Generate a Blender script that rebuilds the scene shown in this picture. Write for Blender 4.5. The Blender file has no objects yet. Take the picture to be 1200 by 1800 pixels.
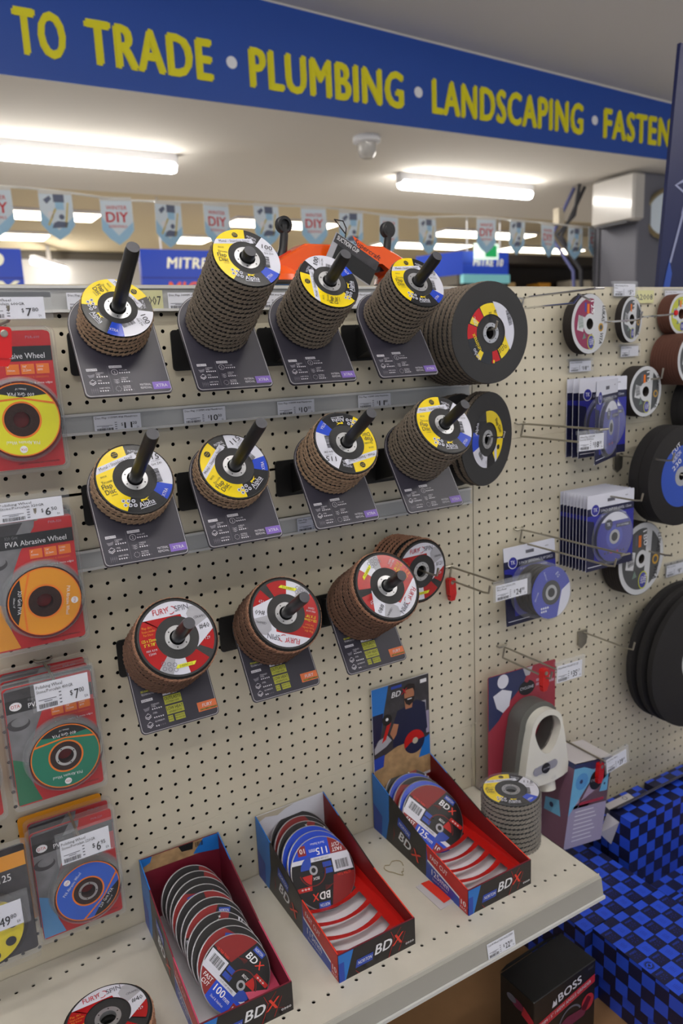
import bpy, bmesh, math, random
from math import sin, cos, pi, radians as R
from mathutils import Matrix, Vector

# ------------------------------------------------------------------ camera, world, lights, exposure
SC = bpy.context.scene
COL = SC.collection
Z0 = 0.95                      # height of the local origin row above the shop floor
rnd = random.Random(4)

cam_d = bpy.data.cameras.new('camera')
cam = bpy.data.objects.new('camera', cam_d)
COL.objects.link(cam)
SC.camera = cam
CAM_A, CAM_B, CAM_C = 1.36306521, -0.524578525, -0.0460512204
cam.matrix_world = (Matrix.Translation((-0.22770817, -1.18926683, 0.57047296 + Z0)) @
                    Matrix.Rotation(CAM_B, 4, 'Z') @ Matrix.Rotation(CAM_A, 4, 'X') @ Matrix.Rotation(CAM_C, 4, 'Z'))
cam_d.sensor_fit = 'VERTICAL'
cam_d.sensor_height = 36.0
cam_d.sensor_width = 24.0
cam_d.lens = 36.0 * 1328.357 / 1800.0
cam_d.clip_start = 0.02
cam_d.clip_end = 100
cam_d.dof.use_dof = True
cam_d.dof.focus_distance = 1.12
cam_d.dof.aperture_fstop = 5.0

w = bpy.data.worlds.new('shop_air')
SC.world = w
w.use_nodes = True
w.node_tree.nodes['Background'].inputs[0].default_value = (0.86, 0.90, 1.0, 1)
w.node_tree.nodes['Background'].inputs[1].default_value = 0.62

SC.view_settings.view_transform = 'Standard'
SC.view_settings.look = 'None'
SC.view_settings.gamma = 1.0
SC.view_settings.use_curve_mapping = False
SC.view_settings.exposure = 0.0


def area(name, x, y, z, sx, sy, power, rx=0, rz=0, col=(1.0, 0.97, 0.93)):
    d = bpy.data.lights.new(name, 'AREA')
    d.shape = 'RECTANGLE'
    d.size, d.size_y, d.energy, d.color = sx, sy, power, col
    o = bpy.data.objects.new(name, d)
    COL.objects.link(o)
    o.location = (x, y, z + Z0)
    o.rotation_euler = (rx, 0, rz)
    return o


# added area light standing in for the lighting of the far shop
area('far_shop_fill', 3.2, 7.2, 2.0, 8.0, 3.5, 150)

# ------------------------------------------------------------------ materials


def lin(c):
    c = c / 255.0
    return c / 12.92 if c <= 0.04045 else ((c + 0.055) / 1.055) ** 2.4


MATS = {}


def mat(name, rgb=(128, 128, 128), rough=0.5, metal=0.0, emit=0.0, noise=0.0, nscale=60, bump=0.0, bscale=300, spec=0.5, coat=0.0):
    if name in MATS:
        return MATS[name]
    m = bpy.data.materials.new(name)
    m.use_nodes = True
    nt = m.node_tree
    b = nt.nodes['Principled BSDF']
    col = (lin(rgb[0]), lin(rgb[1]), lin(rgb[2]), 1)
    b.inputs['Base Color'].default_value = col
    b.inputs['Roughness'].default_value = rough
    b.inputs['Metallic'].default_value = metal
    b.inputs['Specular IOR Level'].default_value = spec
    b.inputs['Coat Weight'].default_value = coat
    if emit:
        b.inputs['Emission Color'].default_value = col
        b.inputs['Emission Strength'].default_value = emit
    if noise or bump:
        tc = nt.nodes.new('ShaderNodeTexCoord')
    if noise:
        n = nt.nodes.new('ShaderNodeTexNoise')
        n.inputs['Scale'].default_value = nscale
        n.inputs['Detail'].default_value = 5
        nt.links.new(tc.outputs['Object'], n.inputs['Vector'])
        r = nt.nodes.new('ShaderNodeMapRange')
        r.inputs['From Min'].default_value = 0.3
        r.inputs['From Max'].default_value = 0.7
        r.inputs['To Min'].default_value = 1 - noise
        r.inputs['To Max'].default_value = 1 + noise * 0.6
        nt.links.new(n.outputs['Fac'], r.inputs['Value'])
        v = nt.nodes.new('ShaderNodeVectorMath')
        v.operation = 'SCALE'
        v.inputs[0].default_value = col[:3]
        nt.links.new(r.outputs['Result'], v.inputs['Scale'])
        nt.links.new(v.outputs[0], b.inputs['Base Color'])
    if bump:
        n2 = nt.nodes.new('ShaderNodeTexNoise')
        n2.inputs['Scale'].default_value = bscale
        n2.inputs['Detail'].default_value = 3
        nt.links.new(tc.outputs['Object'], n2.inputs['Vector'])
        bp = nt.nodes.new('ShaderNodeBump')
        bp.inputs['Strength'].default_value = bump
        bp.inputs['Distance'].default_value = 0.001
        nt.links.new(n2.outputs['Fac'], bp.inputs['Height'])
        nt.links.new(bp.outputs['Normal'], b.inputs['Normal'])
    MATS[name] = m
    return m


def clear(name, tint=(255, 255, 255), amount=0.12, rough=0.12):
    m = bpy.data.materials.new(name)
    m.use_nodes = True
    nt = m.node_tree
    out = nt.nodes['Material Output']
    b = nt.nodes['Principled BSDF']
    b.inputs['Base Color'].default_value = (lin(tint[0]), lin(tint[1]), lin(tint[2]), 1)
    b.inputs['Roughness'].default_value = rough
    t = nt.nodes.new('ShaderNodeBsdfTransparent')
    fr = nt.nodes.new('ShaderNodeLayerWeight')
    fr.inputs['Blend'].default_value = 0.3
    mr = nt.nodes.new('ShaderNodeMapRange')
    mr.inputs['To Min'].default_value = amount * 0.45
    mr.inputs['To Max'].default_value = min(1, amount * 3.5)
    nt.links.new(fr.outputs['Facing'], mr.inputs['Value'])
    mx = nt.nodes.new('ShaderNodeMixShader')
    nt.links.new(mr.outputs['Result'], mx.inputs['Fac'])
    nt.links.new(t.outputs[0], mx.inputs[1])
    nt.links.new(b.outputs[0], mx.inputs[2])
    nt.links.new(mx.outputs[0], out.inputs['Surface'])
    MATS[name] = m
    return m


mat('cream_steel', (214, 206, 184), 0.42, noise=0.05, nscale=3)
mat('cream_shelf', (206, 201, 189), 0.5, noise=0.10, nscale=9)
mat('shelf_lip', (158, 156, 148), 0.45)
mat('slot_dark', (16, 15, 14), 0.9)
mat('ceiling_white', (228, 223, 215), 0.9)
mat('ceiling_grey', (214, 212, 213), 0.9)
mat('ceiling_beige', (214, 200, 168), 0.9)
mat('banner_blue', (34, 78, 168), 0.42)
mat('banner_yellow', (232, 222, 14), 0.5)
mat('white', (236, 236, 240), 0.5)
mat('paper', (226, 228, 238), 0.55)
mat('paper_blue', (196, 200, 216), 0.5)
mat('tube_glow', (255, 250, 242), 0.5, emit=34.0)
mat('panel_glow', (255, 242, 214), 0.5, emit=9.0)
mat('card_plum', (54, 52, 64), 0.40)
mat('card_line', (178, 176, 180), 0.5)
mat('print_white', (214, 212, 220), 0.5)
mat('print_grey', (120, 118, 128), 0.5)
mat('xtra_purple', (126, 98, 186), 0.45)
mat('fury_orange', (226, 118, 66), 0.45)
mat('fury_lime', (176, 178, 62), 0.5)
mat('lime_yellow', (228, 228, 40), 0.5)
mat('black_rod', (30, 30, 31), 0.32)
mat('rod_end', (74, 74, 80), 0.5)
mat('black_steel', (17, 17, 18), 0.5)
mat('black_plastic', (30, 30, 31), 0.4)
mat('plate_black', (46, 46, 47), 0.6, bump=0.35, bscale=900)
mat('hub_black', (44, 44, 46), 0.62, bump=0.3, bscale=700)
mat('label_black', (30, 31, 35), 0.22, coat=0.3)
mat('label_yellow', (240, 212, 22), 0.22, coat=0.3)
mat('label_white', (214, 215, 228), 0.25, coat=0.3)
mat('label_blue', (34, 72, 200), 0.22, coat=0.3)
mat('label_red', (170, 22, 26), 0.24, coat=0.3)
mat('label_grey', (168, 168, 176), 0.3)
mat('ink', (26, 26, 32), 0.5)
mat('ink_soft', (96, 96, 108), 0.6)
mat('ink_red', (186, 20, 36), 0.5)
mat('ring_steel', (200, 201, 204), 0.34, metal=0.75)
mat('wire_steel', (168, 164, 152), 0.34, metal=0.85)
mat('wire_chrome', (214, 214, 216), 0.16, metal=1.0)
mat('flap_tan', (170, 142, 116), 0.85, noise=0.28, nscale=500, bump=0.6, bscale=1500)
mat('flap_dark', (132, 120, 106), 0.88, noise=0.32, nscale=500, bump=0.6, bscale=1500)
mat('flap_rust', (176, 130, 104), 0.85, noise=0.28, nscale=500, bump=0.6, bscale=1500)
mat('flap_fibre', (134, 100, 82), 0.95, noise=0.45, nscale=900, bump=1.0, bscale=1600)
mat('flap_grey', (138, 130, 118), 0.88, noise=0.3, nscale=500, bump=0.6, bscale=1500)
mat('grit_dark', (46, 40, 37), 0.9, bump=0.7, bscale=1500)
mat('grit_black', (30, 28, 29), 0.85, bump=0.7, bscale=900)
mat('grit_brown', (92, 56, 44), 0.9, bump=0.5, bscale=1500)
mat('pva_brown', (52, 32, 28), 0.9, noise=0.4, nscale=300, bump=0.6, bscale=1200)
mat('pack_red', (196, 24, 30), 0.32)
mat('pack_black', (22, 23, 26), 0.35)
mat('pack_orange', (232, 118, 22), 0.4)
mat('pack_yellow', (222, 218, 30), 0.4)
mat('pack_gold', (226, 150, 28), 0.4)
mat('pack_green', (18, 122, 96), 0.4)
mat('pack_blue', (50, 96, 200), 0.4)
mat('pack_sky', (86, 150, 206), 0.4)
mat('pack_teal', (16, 112, 74), 0.4)
mat('photo_grey', (126, 126, 130), 0.4, noise=0.35, nscale=30)
mat('photo_dark', (60, 58, 62), 0.4, noise=0.4, nscale=40)
mat('logo_red', (190, 50, 44), 0.4)
mat('clip_red', (206, 24, 26), 0.32)
mat('bdx_black', (34, 30, 31), 0.32)
mat('bdx_red', (188, 26, 22), 0.36)
mat('bdx_red_edge', (226, 60, 40), 0.36)
mat('bdx_pink', (196, 74, 104), 0.36)
mat('bdx_inner', (120, 16, 16), 0.5)
mat('bdx_inner_plum', (116, 24, 44), 0.5)
mat('bdx_blue', (34, 116, 200), 0.34)
mat('norton_blue', (38, 70, 170), 0.34)
mat('bdx_crack', (110, 26, 24), 0.4)
mat('disc_edge', (188, 188, 194), 0.35, metal=0.6)
mat('tin_black', (20, 17, 20), 0.38)
mat('tin_red', (132, 16, 18), 0.42)
mat('card_white', (218, 218, 226), 0.6)
mat('card_raw', (188, 178, 158), 0.8)
mat('wood_print', (178, 144, 102), 0.5, noise=0.3, nscale=60)
mat('skin_print', (176, 118, 86), 0.5)
mat('hair_print', (34, 24, 20), 0.5)
mat('navy_print', (22, 28, 62), 0.5)
mat('tk_blue', (42, 44, 148), 0.36)
mat('tk_dark', (24, 26, 62), 0.36)
mat('tk_white', (216, 218, 232), 0.4)
mat('tk_mid', (60, 70, 172), 0.36)
mat('guard_white', (226, 224, 214), 0.26, coat=0.2)
mat('guard_grey', (96, 96, 92), 0.5)
mat('guard_slot', (150, 150, 162), 0.45)
mat('cyc_red', (158, 50, 66), 0.4)
mat('cyc_navy', (44, 52, 92), 0.4)
mat('cyc_purple', (84, 40, 110), 0.4)
mat('cyc_side', (120, 84, 104), 0.4)
mat('cyc_mist', (158, 150, 176), 0.4)
mat('cyc_pink', (178, 140, 158), 0.4)
mat('cyc_blue', (110, 176, 214), 0.4)
mat('chk_blue', (44, 82, 214), 0.4)
mat('chk_navy', (28, 30, 66), 0.4)
mat('chk_line', (12, 14, 34), 0.5)
mat('chk_ink', (40, 52, 160), 0.5)
mat('label_dull', (196, 192, 196), 0.6)
mat('boss_black', (22, 22, 22), 0.42)
mat('boss_red', (176, 40, 56), 0.42)
mat('boss_plum', (104, 34, 66), 0.42)
mat('kraft', (150, 112, 74), 0.8, noise=0.08, nscale=20)
mat('grinder_orange', (240, 92, 22), 0.26, coat=0.2)
mat('grinder_orange_dark', (196, 58, 16), 0.4)
mat('base_blue', (24, 74, 130), 0.4)
mat('column_grey', (112, 112, 122), 0.55)
mat('column_dark', (66, 66, 72), 0.55)
mat('ac_white', (196, 192, 186), 0.22, coat=0.3)
mat('cable_dark', (52, 52, 58), 0.6)
mat('cable_blue', (96, 100, 150), 0.6)
mat('poster_navy', (22, 30, 78), 0.4)
mat('poster_pale', (150, 156, 190), 0.4)
mat('poster_blue', (48, 84, 180), 0.4)
mat('clock_rim', (150, 138, 108), 0.3, metal=0.6)
mat('clock_face', (206, 220, 232), 0.3)
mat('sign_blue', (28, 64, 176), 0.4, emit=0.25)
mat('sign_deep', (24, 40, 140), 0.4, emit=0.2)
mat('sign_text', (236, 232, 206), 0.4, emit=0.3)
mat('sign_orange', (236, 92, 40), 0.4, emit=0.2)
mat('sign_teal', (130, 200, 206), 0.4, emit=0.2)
mat('exit_green', (20, 150, 84), 0.4, emit=0.6)
mat('exit_white', (220, 240, 228), 0.4, emit=0.9)
mat('flag_blue_backlit', (222, 234, 244), 0.6)  # pennant tones lightened: light through the cloth is put into the colour
mat('flag_sky', (166, 208, 236), 0.6)
mat('flag_red', (206, 44, 56), 0.6)
mat('flag_navy', (104, 112, 136), 0.6)
mat('flag_gold', (214, 196, 120), 0.6)
mat('cord_white', (222, 220, 214), 0.7)
mat('stock_brown', (120, 92, 58), 0.8)
mat('stock_tan', (176, 144, 96), 0.8)
mat('stock_gold', (206, 140, 34), 0.7)
mat('stock_cream', (206, 196, 176), 0.7)
mat('stock_orange', (206, 84, 44), 0.7)
mat('rack_dark', (54, 46, 38), 0.8)
mat('far_grey', (168, 166, 164), 0.8)
mat('dark_trim', (84, 80, 74), 0.8)
mat('concrete', (196, 190, 182), 0.8, noise=0.1, nscale=5)
mat('mirka_white', (200, 202, 206), 0.3)
mat('mirka_plum', (138, 40, 78), 0.32)
mat('mirka_grey', (74, 76, 78), 0.35)
mat('mirka_amber', (196, 150, 44), 0.35)
mat('mirka_blue', (64, 66, 150), 0.35)
mat('mirka_lime', (186, 190, 60), 0.35)
mat('bar_green', (110, 132, 120), 0.4)
mat('wheel_blue', (40, 76, 176), 0.35)
mat('wheel_orange', (206, 110, 40), 0.4)
mat('rail_grey', (184, 185, 184), 0.35)
mat('rail_pale', (208, 208, 206), 0.35)
mat('sunny', (224, 206, 20), 0.35)
mat('ticket_yellow', (214, 212, 160), 0.6)
mat('twine', (170, 156, 124), 0.8)
clear('clear_plastic', (225, 228, 232), 0.10, 0.1)
clear('rail_plastic', (236, 240, 246), 0.06, 0.10)
clear('film', (235, 238, 245), 0.045, 0.10)

# ------------------------------------------------------------------ text cache
TXT = {}


def text_geo(s, bold):
    key = (s, bold)
    if key in TXT:
        return TXT[key]
    c = bpy.data.curves.new('t', 'FONT')
    c.body = s
    c.size = 1
    c.resolution_u = 3 if bold > 1 else 1
    c.offset = 0.0
    c.space_character = 1.0 + 0.04 * max(0, bold - 1)
    c.fill_mode = 'BOTH'
    o = bpy.data.objects.new('t', c)
    COL.objects.link(o)
    dg = bpy.context.evaluated_depsgraph_get()
    me = bpy.data.meshes.new_from_object(o.evaluated_get(dg))
    vs = [(v.co.x, v.co.y) for v in me.vertices]
    fs = [tuple(p.vertices) for p in me.polygons]
    bpy.data.objects.remove(o)
    bpy.data.curves.remove(c)
    bpy.data.meshes.remove(me)
    if vs:
        x0 = min(v[0] for v in vs); x1 = max(v[0] for v in vs)
    else:
        x0, x1 = 0, 1
    CAP = 0.71 + 0.006 * bold
    vs = [((v[0] - x0) / CAP, v[1] / CAP) for v in vs]
    TXT[key] = (vs, fs, (x1 - x0) / CAP)
    return TXT[key]


# ------------------------------------------------------------------ mesh builder
LAY = 0.00016


def clip_poly(poly, cx):
    """clip polygon by convex polygon cx (counter-clockwise)"""
    out = poly
    n = len(cx)
    for i in range(n):
        ax, ay = cx[i]; bx_, by_ = cx[(i + 1) % n]
        ex, ey = bx_ - ax, by_ - ay
        if not out:
            return out
        res = []
        m = len(out)
        for k in range(m):
            p, q = out[k], out[(k + 1) % m]
            dp = ex * (p[1] - ay) - ey * (p[0] - ax)
            dq = ex * (q[1] - ay) - ey * (q[0] - ax)
            if dp >= -1e-12:
                res.append(p)
            if (dp > 1e-12 and dq < -1e-12) or (dp < -1e-12 and dq > 1e-12):
                t = dp / (dp - dq)
                res.append((p[0] + t * (q[0] - p[0]), p[1] + t * (q[1] - p[1])))
        out = res
    return out


class M:
    def __init__(s, T=None):
        s.v = []; s.f = []; s.mi = []; s.ml = []; s.T = T or Matrix(); s.stack = []

    def push(s, T):
        s.stack.append(s.T); s.T = s.T @ T; return s

    def pop(s):
        s.T = s.stack.pop()

    def mid(s, m):
        if m not in s.ml:
            s.ml.append(m)
        return s.ml.index(m)

    def add(s, vs, fs, m):
        b = len(s.v)
        T = s.T
        s.v += [tuple(T @ Vector(v)) for v in vs]
        k = s.mid(m)
        for f in fs:
            s.f.append(tuple(b + i for i in f)); s.mi.append(k)

    def box(s, x0, x1, y0, y1, z0, z1, m):
        s.add([(x0, y0, z0), (x1, y0, z0), (x1, y1, z0), (x0, y1, z0), (x0, y0, z1), (x1, y0, z1), (x1, y1, z1), (x0, y1, z1)],
              [(0, 3, 2, 1), (4, 5, 6, 7), (0, 1, 5, 4), (1, 2, 6, 5), (2, 3, 7, 6), (3, 0, 4, 7)], m)

    def rbox(s, x0, x1, y0, y1, z0, z1, m, r=0.002):
        """box with softened vertical and horizontal edges: chamfered"""
        P = [(x0 + r, y0), (x1 - r, y0), (x1, y0 + r), (x1, y1 - r), (x1 - r, y1), (x0 + r, y1), (x0, y1 - r), (x0, y0 + r)]
        Q = [(x0 + 2 * r, y0 + r), (x1 - 2 * r, y0 + r), (x1 - r, y0 + 2 * r), (x1 - r, y1 - 2 * r), (x1 - 2 * r, y1 - r), (x0 + 2 * r, y1 - r), (x0 + r, y1 - 2 * r), (x0 + r, y0 + 2 * r)]
        rings = [(Q, z0), (P, z0 + r), (P, z1 - r), (Q, z1)]
        vs = []
        for pl, z in rings:
            vs += [(p[0], p[1], z) for p in pl]
        fs = [tuple(reversed(range(8))), tuple(range(24, 32))]
        for k in range(3):
            for i in range(8):
                j = (i + 1) % 8
                fs.append((k * 8 + i, k * 8 + j, k * 8 + 8 + j, k * 8 + 8 + i))
        s.add(vs, fs, m)

    def lathe(s, prof, m, n=32, closed=False):
        """prof: list of (r,z); around local z"""
        vs = []
        for (r, z) in prof:
            for i in range(n):
                a = 2 * pi * i / n
                vs.append((r * cos(a), r * sin(a), z))
        fs = []
        k = len(prof)
        for j in range(k if closed else k - 1):
            j2 = (j + 1) % k
            for i in range(n):
                i2 = (i + 1) % n
                fs.append((j * n + i, j * n + i2, j2 * n + i2, j2 * n + i))
        if not closed:
            if prof[0][0] > 1e-6:
                fs.append(tuple(reversed(range(n))))
            if prof[-1][0] > 1e-6:
                fs.append(tuple(range((k - 1) * n, k * n)))
        s.add(vs, fs, m)

    def ringlathe(s, prof, m, n=48):
        s.lathe(prof, m, n, closed=True)

    def tube(s, pts, r, m, n=8, cap=True):
        pts = [Vector(p) for p in pts]
        vs = []; fs = []
        prev = None
        for i, p in enumerate(pts):
            if i == 0:
                d = pts[1] - p
            elif i == len(pts) - 1:
                d = p - pts[i - 1]
            else:
                d = (pts[i + 1] - p).normalized() + (p - pts[i - 1]).normalized()
            d.normalize()
            if prev is None:
                a = Vector((0, 0, 1)) if abs(d.z) < 0.9 else Vector((1, 0, 0))
                u = d.cross(a).normalized()
            else:
                u = (prev - d * prev.dot(d)).normalized()
            prev = u
            w_ = d.cross(u)
            rr = r[i] if isinstance(r, (list, tuple)) else r
            for k in range(n):
                an = 2 * pi * k / n
                vs.append(tuple(p + u * (rr * cos(an)) + w_ * (rr * sin(an))))
        for i in range(len(pts) - 1):
            for k in range(n):
                k2 = (k + 1) % n
                fs.append((i * n + k, i * n + k2, (i + 1) * n + k2, (i + 1) * n + k))
        if cap:
            fs.append(tuple(reversed(range(n))))
            fs.append(tuple(range((len(pts) - 1) * n, len(pts) * n)))
        s.add(vs, fs, m)

    def prism(s, poly, z0, z1, m, mtop=None):
        n = len(poly)
        vs = [(p[0], p[1], z0) for p in poly] + [(p[0], p[1], z1) for p in poly]
        fs = [tuple(reversed(range(n)))] + [(i, (i + 1) % n, n + (i + 1) % n, n + i) for i in range(n)]
        s.add(vs, fs, m)
        s.add([(p[0], p[1], z1) for p in poly], [tuple(range(n))], mtop or m)

    def hollow(s, outer, inner, z0, z1, m):
        """prism with a hole; outer and inner have the same number of points"""
        n = len(outer)
        vs = [(p[0], p[1], z0) for p in outer] + [(p[0], p[1], z1) for p in outer] + [(p[0], p[1], z0) for p in inner] + [(p[0], p[1], z1) for p in inner]
        fs = []
        for i in range(n):
            j = (i + 1) % n
            fs += [(i, j, n + j, n + i), (2 * n + j, 2 * n + i, 3 * n + i, 3 * n + j), (n + i, n + j, 3 * n + j, 3 * n + i), (j, i, 2 * n + i, 2 * n + j)]
        s.add(vs, fs, m)

    # ---- flat printing in local x,y at height z (layer)
    def poly(s, pts, m, L=1):
        s.add([(p[0], p[1], L * LAY) for p in pts], [tuple(range(len(pts)))], m)

    def rect(s, x0, y0, x1, y1, m, L=1):
        s.poly([(x0, y0), (x1, y0), (x1, y1), (x0, y1)], m, L)

    def disc(s, cx, cy, r, m, L=1, n=24, ry=None):
        s.poly([(cx + r * cos(2 * pi * i / n), cy + (ry or r) * sin(2 * pi * i / n)) for i in range(n)], m, L)

    def annulus(s, cx, cy, r0, r1, m, L=1, n=48, a0=0, a1=2 * pi, cl=None):
        for i in range(n):
            a = a0 + (a1 - a0) * i / n; b = a0 + (a1 - a0) * (i + 1) / n
            q = [(cx + r0 * cos(a), cy + r0 * sin(a)), (cx + r1 * cos(a), cy + r1 * sin(a)), (cx + r1 * cos(b), cy + r1 * sin(b)), (cx + r0 * cos(b), cy + r0 * sin(b))]
            if cl:
                q = clip_poly(q, cl)
            if q and len(q) > 2:
                s.poly(q, m, L)

    def text(s, t, x, y, h, m, L=2, w=None, al='l', bold=1, rot=0, cond=0.8, shear=0, sep=.22):
        vs, fs, tw = text_geo(t, bold)
        sx = (w / tw) if w else h * cond
        W = tw * sx
        ox = {'l': 0, 'c': -W / 2, 'r': -W}[al]
        ca, sa = cos(R(rot)), sin(R(rot))
        d = 0.022 * (bold - 1) if bold > 1.3 else 0
        for kq, (sh, sv) in enumerate(((-d, -.3 * d), (d, .3 * d), (0, .5 * d), (0, -.5 * d)) if bold > 2 else ((-d, 0), (d, 0)) if d else ((0, 0),)):
            o = []
            L = L + (sep if kq else 0)
            for (a, b) in vs:
                px = ox + (a * (1 - 2 * d / max(tw, .1)) + sh + d) * sx + b * h * shear; py = (b + sv) * h
                o.append((x + px * ca - py * sa, y + px * sa + py * ca, L * LAY))
            s.add(o, fs, m)

    def bars(s, x, y, w_, h, m='ink', L=2, seed=1, rot=0, n=22):
        r = random.Random(seed)
        ca, sa = cos(R(rot)), sin(R(rot))
        px = 0
        step = w_ / n
        while px < w_:
            b = step * r.choice([0.35, 0.5, 0.8])
            q = [(px, 0), (px + b, 0), (px + b, h), (px, h)]
            s.poly([(x + a * ca - c * sa, y + a * sa + c * ca) for a, c in q], m, L)
            px += b + step * r.choice([0.35, 0.5, 0.7])

    def mesh(s, name, smooth=False):
        me = bpy.data.meshes.new(name)
        me.from_pydata(s.v, [], s.f)
        for k in s.ml:
            me.materials.append(MATS[k])
        me.polygons.foreach_set('material_index', s.mi)
        if smooth:
            me.polygons.foreach_set('use_smooth', [True] * len(me.polygons))
            me.set_sharp_from_angle(angle=R(38))
        me.update()
        return me

    def build(s, name, parent=None, smooth=False):
        return link(name, s.mesh(name, smooth), parent)


def link(name, me, parent=None, Tm=None):
    o = bpy.data.objects.new(name, me)
    COL.objects.link(o)
    if parent:
        o.parent = parent
    if Tm is not None:
        o.matrix_basis = Tm
    return o


def tag(o, label, cat, group=None, kind=None):
    o['label'] = label
    o['category'] = cat
    if group: o['group'] = group
    if kind: o['kind'] = kind
    return o


def struct(o):
    o['kind'] = 'structure'
    return o


def root(name, T, label, cat, group=None):
    o = bpy.data.objects.new(name, None)
    o.empty_display_size = 0.02
    COL.objects.link(o)
    o.matrix_basis = T
    return tag(o, label, cat, group)


def loc(x, y, z):
    return Matrix.Translation((x, y, z + Z0))


def facing(x, y, z, n, spin=0.0):
    """frame with local z along n, local y as upright as possible, turned by spin degrees"""
    n = Vector(n).normalized()
    up = Vector((0, 0, 1)) if abs(n.z) < 0.999 else Vector((0, 1, 0))
    xa = up.cross(n).normalized()
    ya = n.cross(xa)
    Rm = Matrix((xa, ya, n)).transposed().to_4x4()
    return loc(x, y, z) @ Rm @ Matrix.Rotation(R(spin), 4, 'Z')


FRONT = (0, -1, 0)


def wallT(x, y, z, yaw=0, roll=0, pitch=0):
    """local x right, y up, z towards the viewer"""
    n = (sin(R(yaw)) * cos(R(pitch)), -cos(R(yaw)) * cos(R(pitch)), sin(R(pitch)))
    return facing(x, y, z, n, roll)


def rrect(x0, y0, x1, y1, r, n=5):
    out = []
    for cx, cy, a in ((x1 - r, y0 + r, -90), (x1 - r, y1 - r, 0), (x0 + r, y1 - r, 90), (x0 + r, y0 + r, 180)):
        for i in range(n + 1):
            t = R(a + 90 * i / n)
            out.append((cx + r * cos(t), cy + r * sin(t)))
    return out


ORD = ['top', 'second', 'third', 'fourth', 'fifth', 'sixth', 'seventh', 'eighth', 'ninth', 'tenth', 'eleventh', 'twelfth',
       'thirteenth', 'fourteenth', 'fifteenth', 'sixteenth', 'seventeenth', 'eighteenth']

# ================================================================== THE SETTING


def ceiling_quad(name, pts, m):
    b = M()
    top = [(p[0], p[1], p[2] + Z0) for p in pts]
    up = [(p[0], p[1], p[2] + Z0 + 0.05) for p in pts]
    b.add(top + up, [(0, 1, 2, 3), (7, 6, 5, 4), (0, 4, 5, 1), (1, 5, 6, 2), (2, 6, 7, 3), (3, 7, 4, 0)], m)
    return struct(b.build(name))


b = M(); b.box(-5, 14, -6, 12, -0.05, 0, 'concrete'); struct(b.build('floor'))
ceiling_quad('ceiling', [(-5, -6, 2.26), (14, -6, 1.80), (14, 2.268, 1.70), (-5, 2.268, 2.40)], 'ceiling_grey')
ceiling_quad('ceiling', [(-5, 2.268, 1.70), (14, 2.268, 1.70), (14, 4.26, 1.70), (-5, 4.26, 1.70)], 'ceiling_white')
ceiling_quad('ceiling', [(-5, 4.26, 2.05), (14, 4.26, 2.05), (14, 11.9, 2.05), (-5, 11.9, 2.05)], 'ceiling_beige')
b = M(); b.box(-5, 14, 4.26, 4.30, 1.70 + Z0, 2.06 + Z0, 'ceiling_beige'); struct(b.build('trim_1'))
b = M(); b.box(-5, 14, 11.9, 12.0, 0, 3.0, 'far_grey'); struct(b.build('wall_back'))
b = M(); b.box(-5, 14, 9.7, 9.75, 1.62 + Z0, 2.04 + Z0, 'far_grey'); b.box(-5, 14, 9.66, 9.70, 1.94 + Z0, 2.04 + Z0, 'dark_trim'); struct(b.build('trim_2'))

# bulkhead behind the banner
b = M()
b.add([(-5, 2.2665, 1.712 + Z0), (14, 2.2665, 1.712 + Z0), (14, 2.2665, 1.78 + Z0), (-5, 2.2665, 2.38 + Z0), (-5, 2.4, 1.712 + Z0), (14, 2.4, 1.712 + Z0), (14, 2.4, 1.78 + Z0), (-5, 2.4, 2.38 + Z0)],
      [(0, 1, 2, 3), (4, 7, 6, 5), (0, 4, 5, 1), (3, 2, 6, 7)], 'ceiling_white')
struct(b.build('wall_front'))

# banner
t = root('banner', Matrix.Translation((0, 2.26, Z0)), 'long blue shop banner with yellow capital lettering across the ceiling bulkhead', 'banner')
xa, xb = -3.0, 9.0
zt = lambda x: 2.151 + (x - 1.475) * (2.038 - 2.151) / (4.418 - 1.475)
b = M()
b.add([(xa, 0, 1.690), (xb, 0, 1.712), (xb, 0, zt(xb)), (xa, 0, zt(xa)), (xa, .005, 1.690), (xb, .005, 1.712), (xb, .005, zt(xb)), (xa, .005, zt(xa))],
      [(0, 1, 2, 3), (7, 6, 5, 4), (0, 4, 5, 1), (3, 2, 6, 7), (0, 3, 7, 4), (1, 5, 6, 2)], 'banner_blue')
b.build('panel', t)
BT = Matrix.Rotation(R(90), 4, 'X') @ Matrix.Translation((0, 0, 0.001))
for s_, x0, x1 in (('TO', 0.387, 0.585), ('TRADE', 0.661, 1.214), ('PLUMBING', 1.388, 2.250), ('LANDSCAPING', 2.428, 3.556), ('FASTENERS', 3.728, 4.66)):
    b = M(BT); b.text(s_, x0, 1.783, 0.171, 'banner_yellow', L=6, w=x1 - x0, bold=4.2, sep=6); b.build('lettering', t)
for x in (1.305, 2.343, 3.655):
    b = M(BT); b.disc(x, 1.87, 0.026, 'white', L=2); b.build('bullet_dot', t)

# ------------------------------------------------------------------ ceiling lights


def batten(x0, x1, y, z, label, group=None, name='tube_light'):
    t = root(name, loc((x0 + x1) / 2, y, z), label, 'ceiling light', group)
    h = (x1 - x0) / 2
    b = M(); b.rbox(-h, h, -0.03, 0.03, 0.0, 0.065, 'white', 0.006); b.build('housing', t)
    b = M()
    b.push(Matrix.Rotation(R(90), 4, 'Y'))
    b.lathe([(0.0, -h + .01), (0.030, -h + .012), (0.036, -h + .03), (0.036, h - .03), (0.030, h - .012), (0.0, h - .01)], 'tube_glow', 16)
    b.pop(); b.build('diffuser', t, True)
    return t


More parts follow.
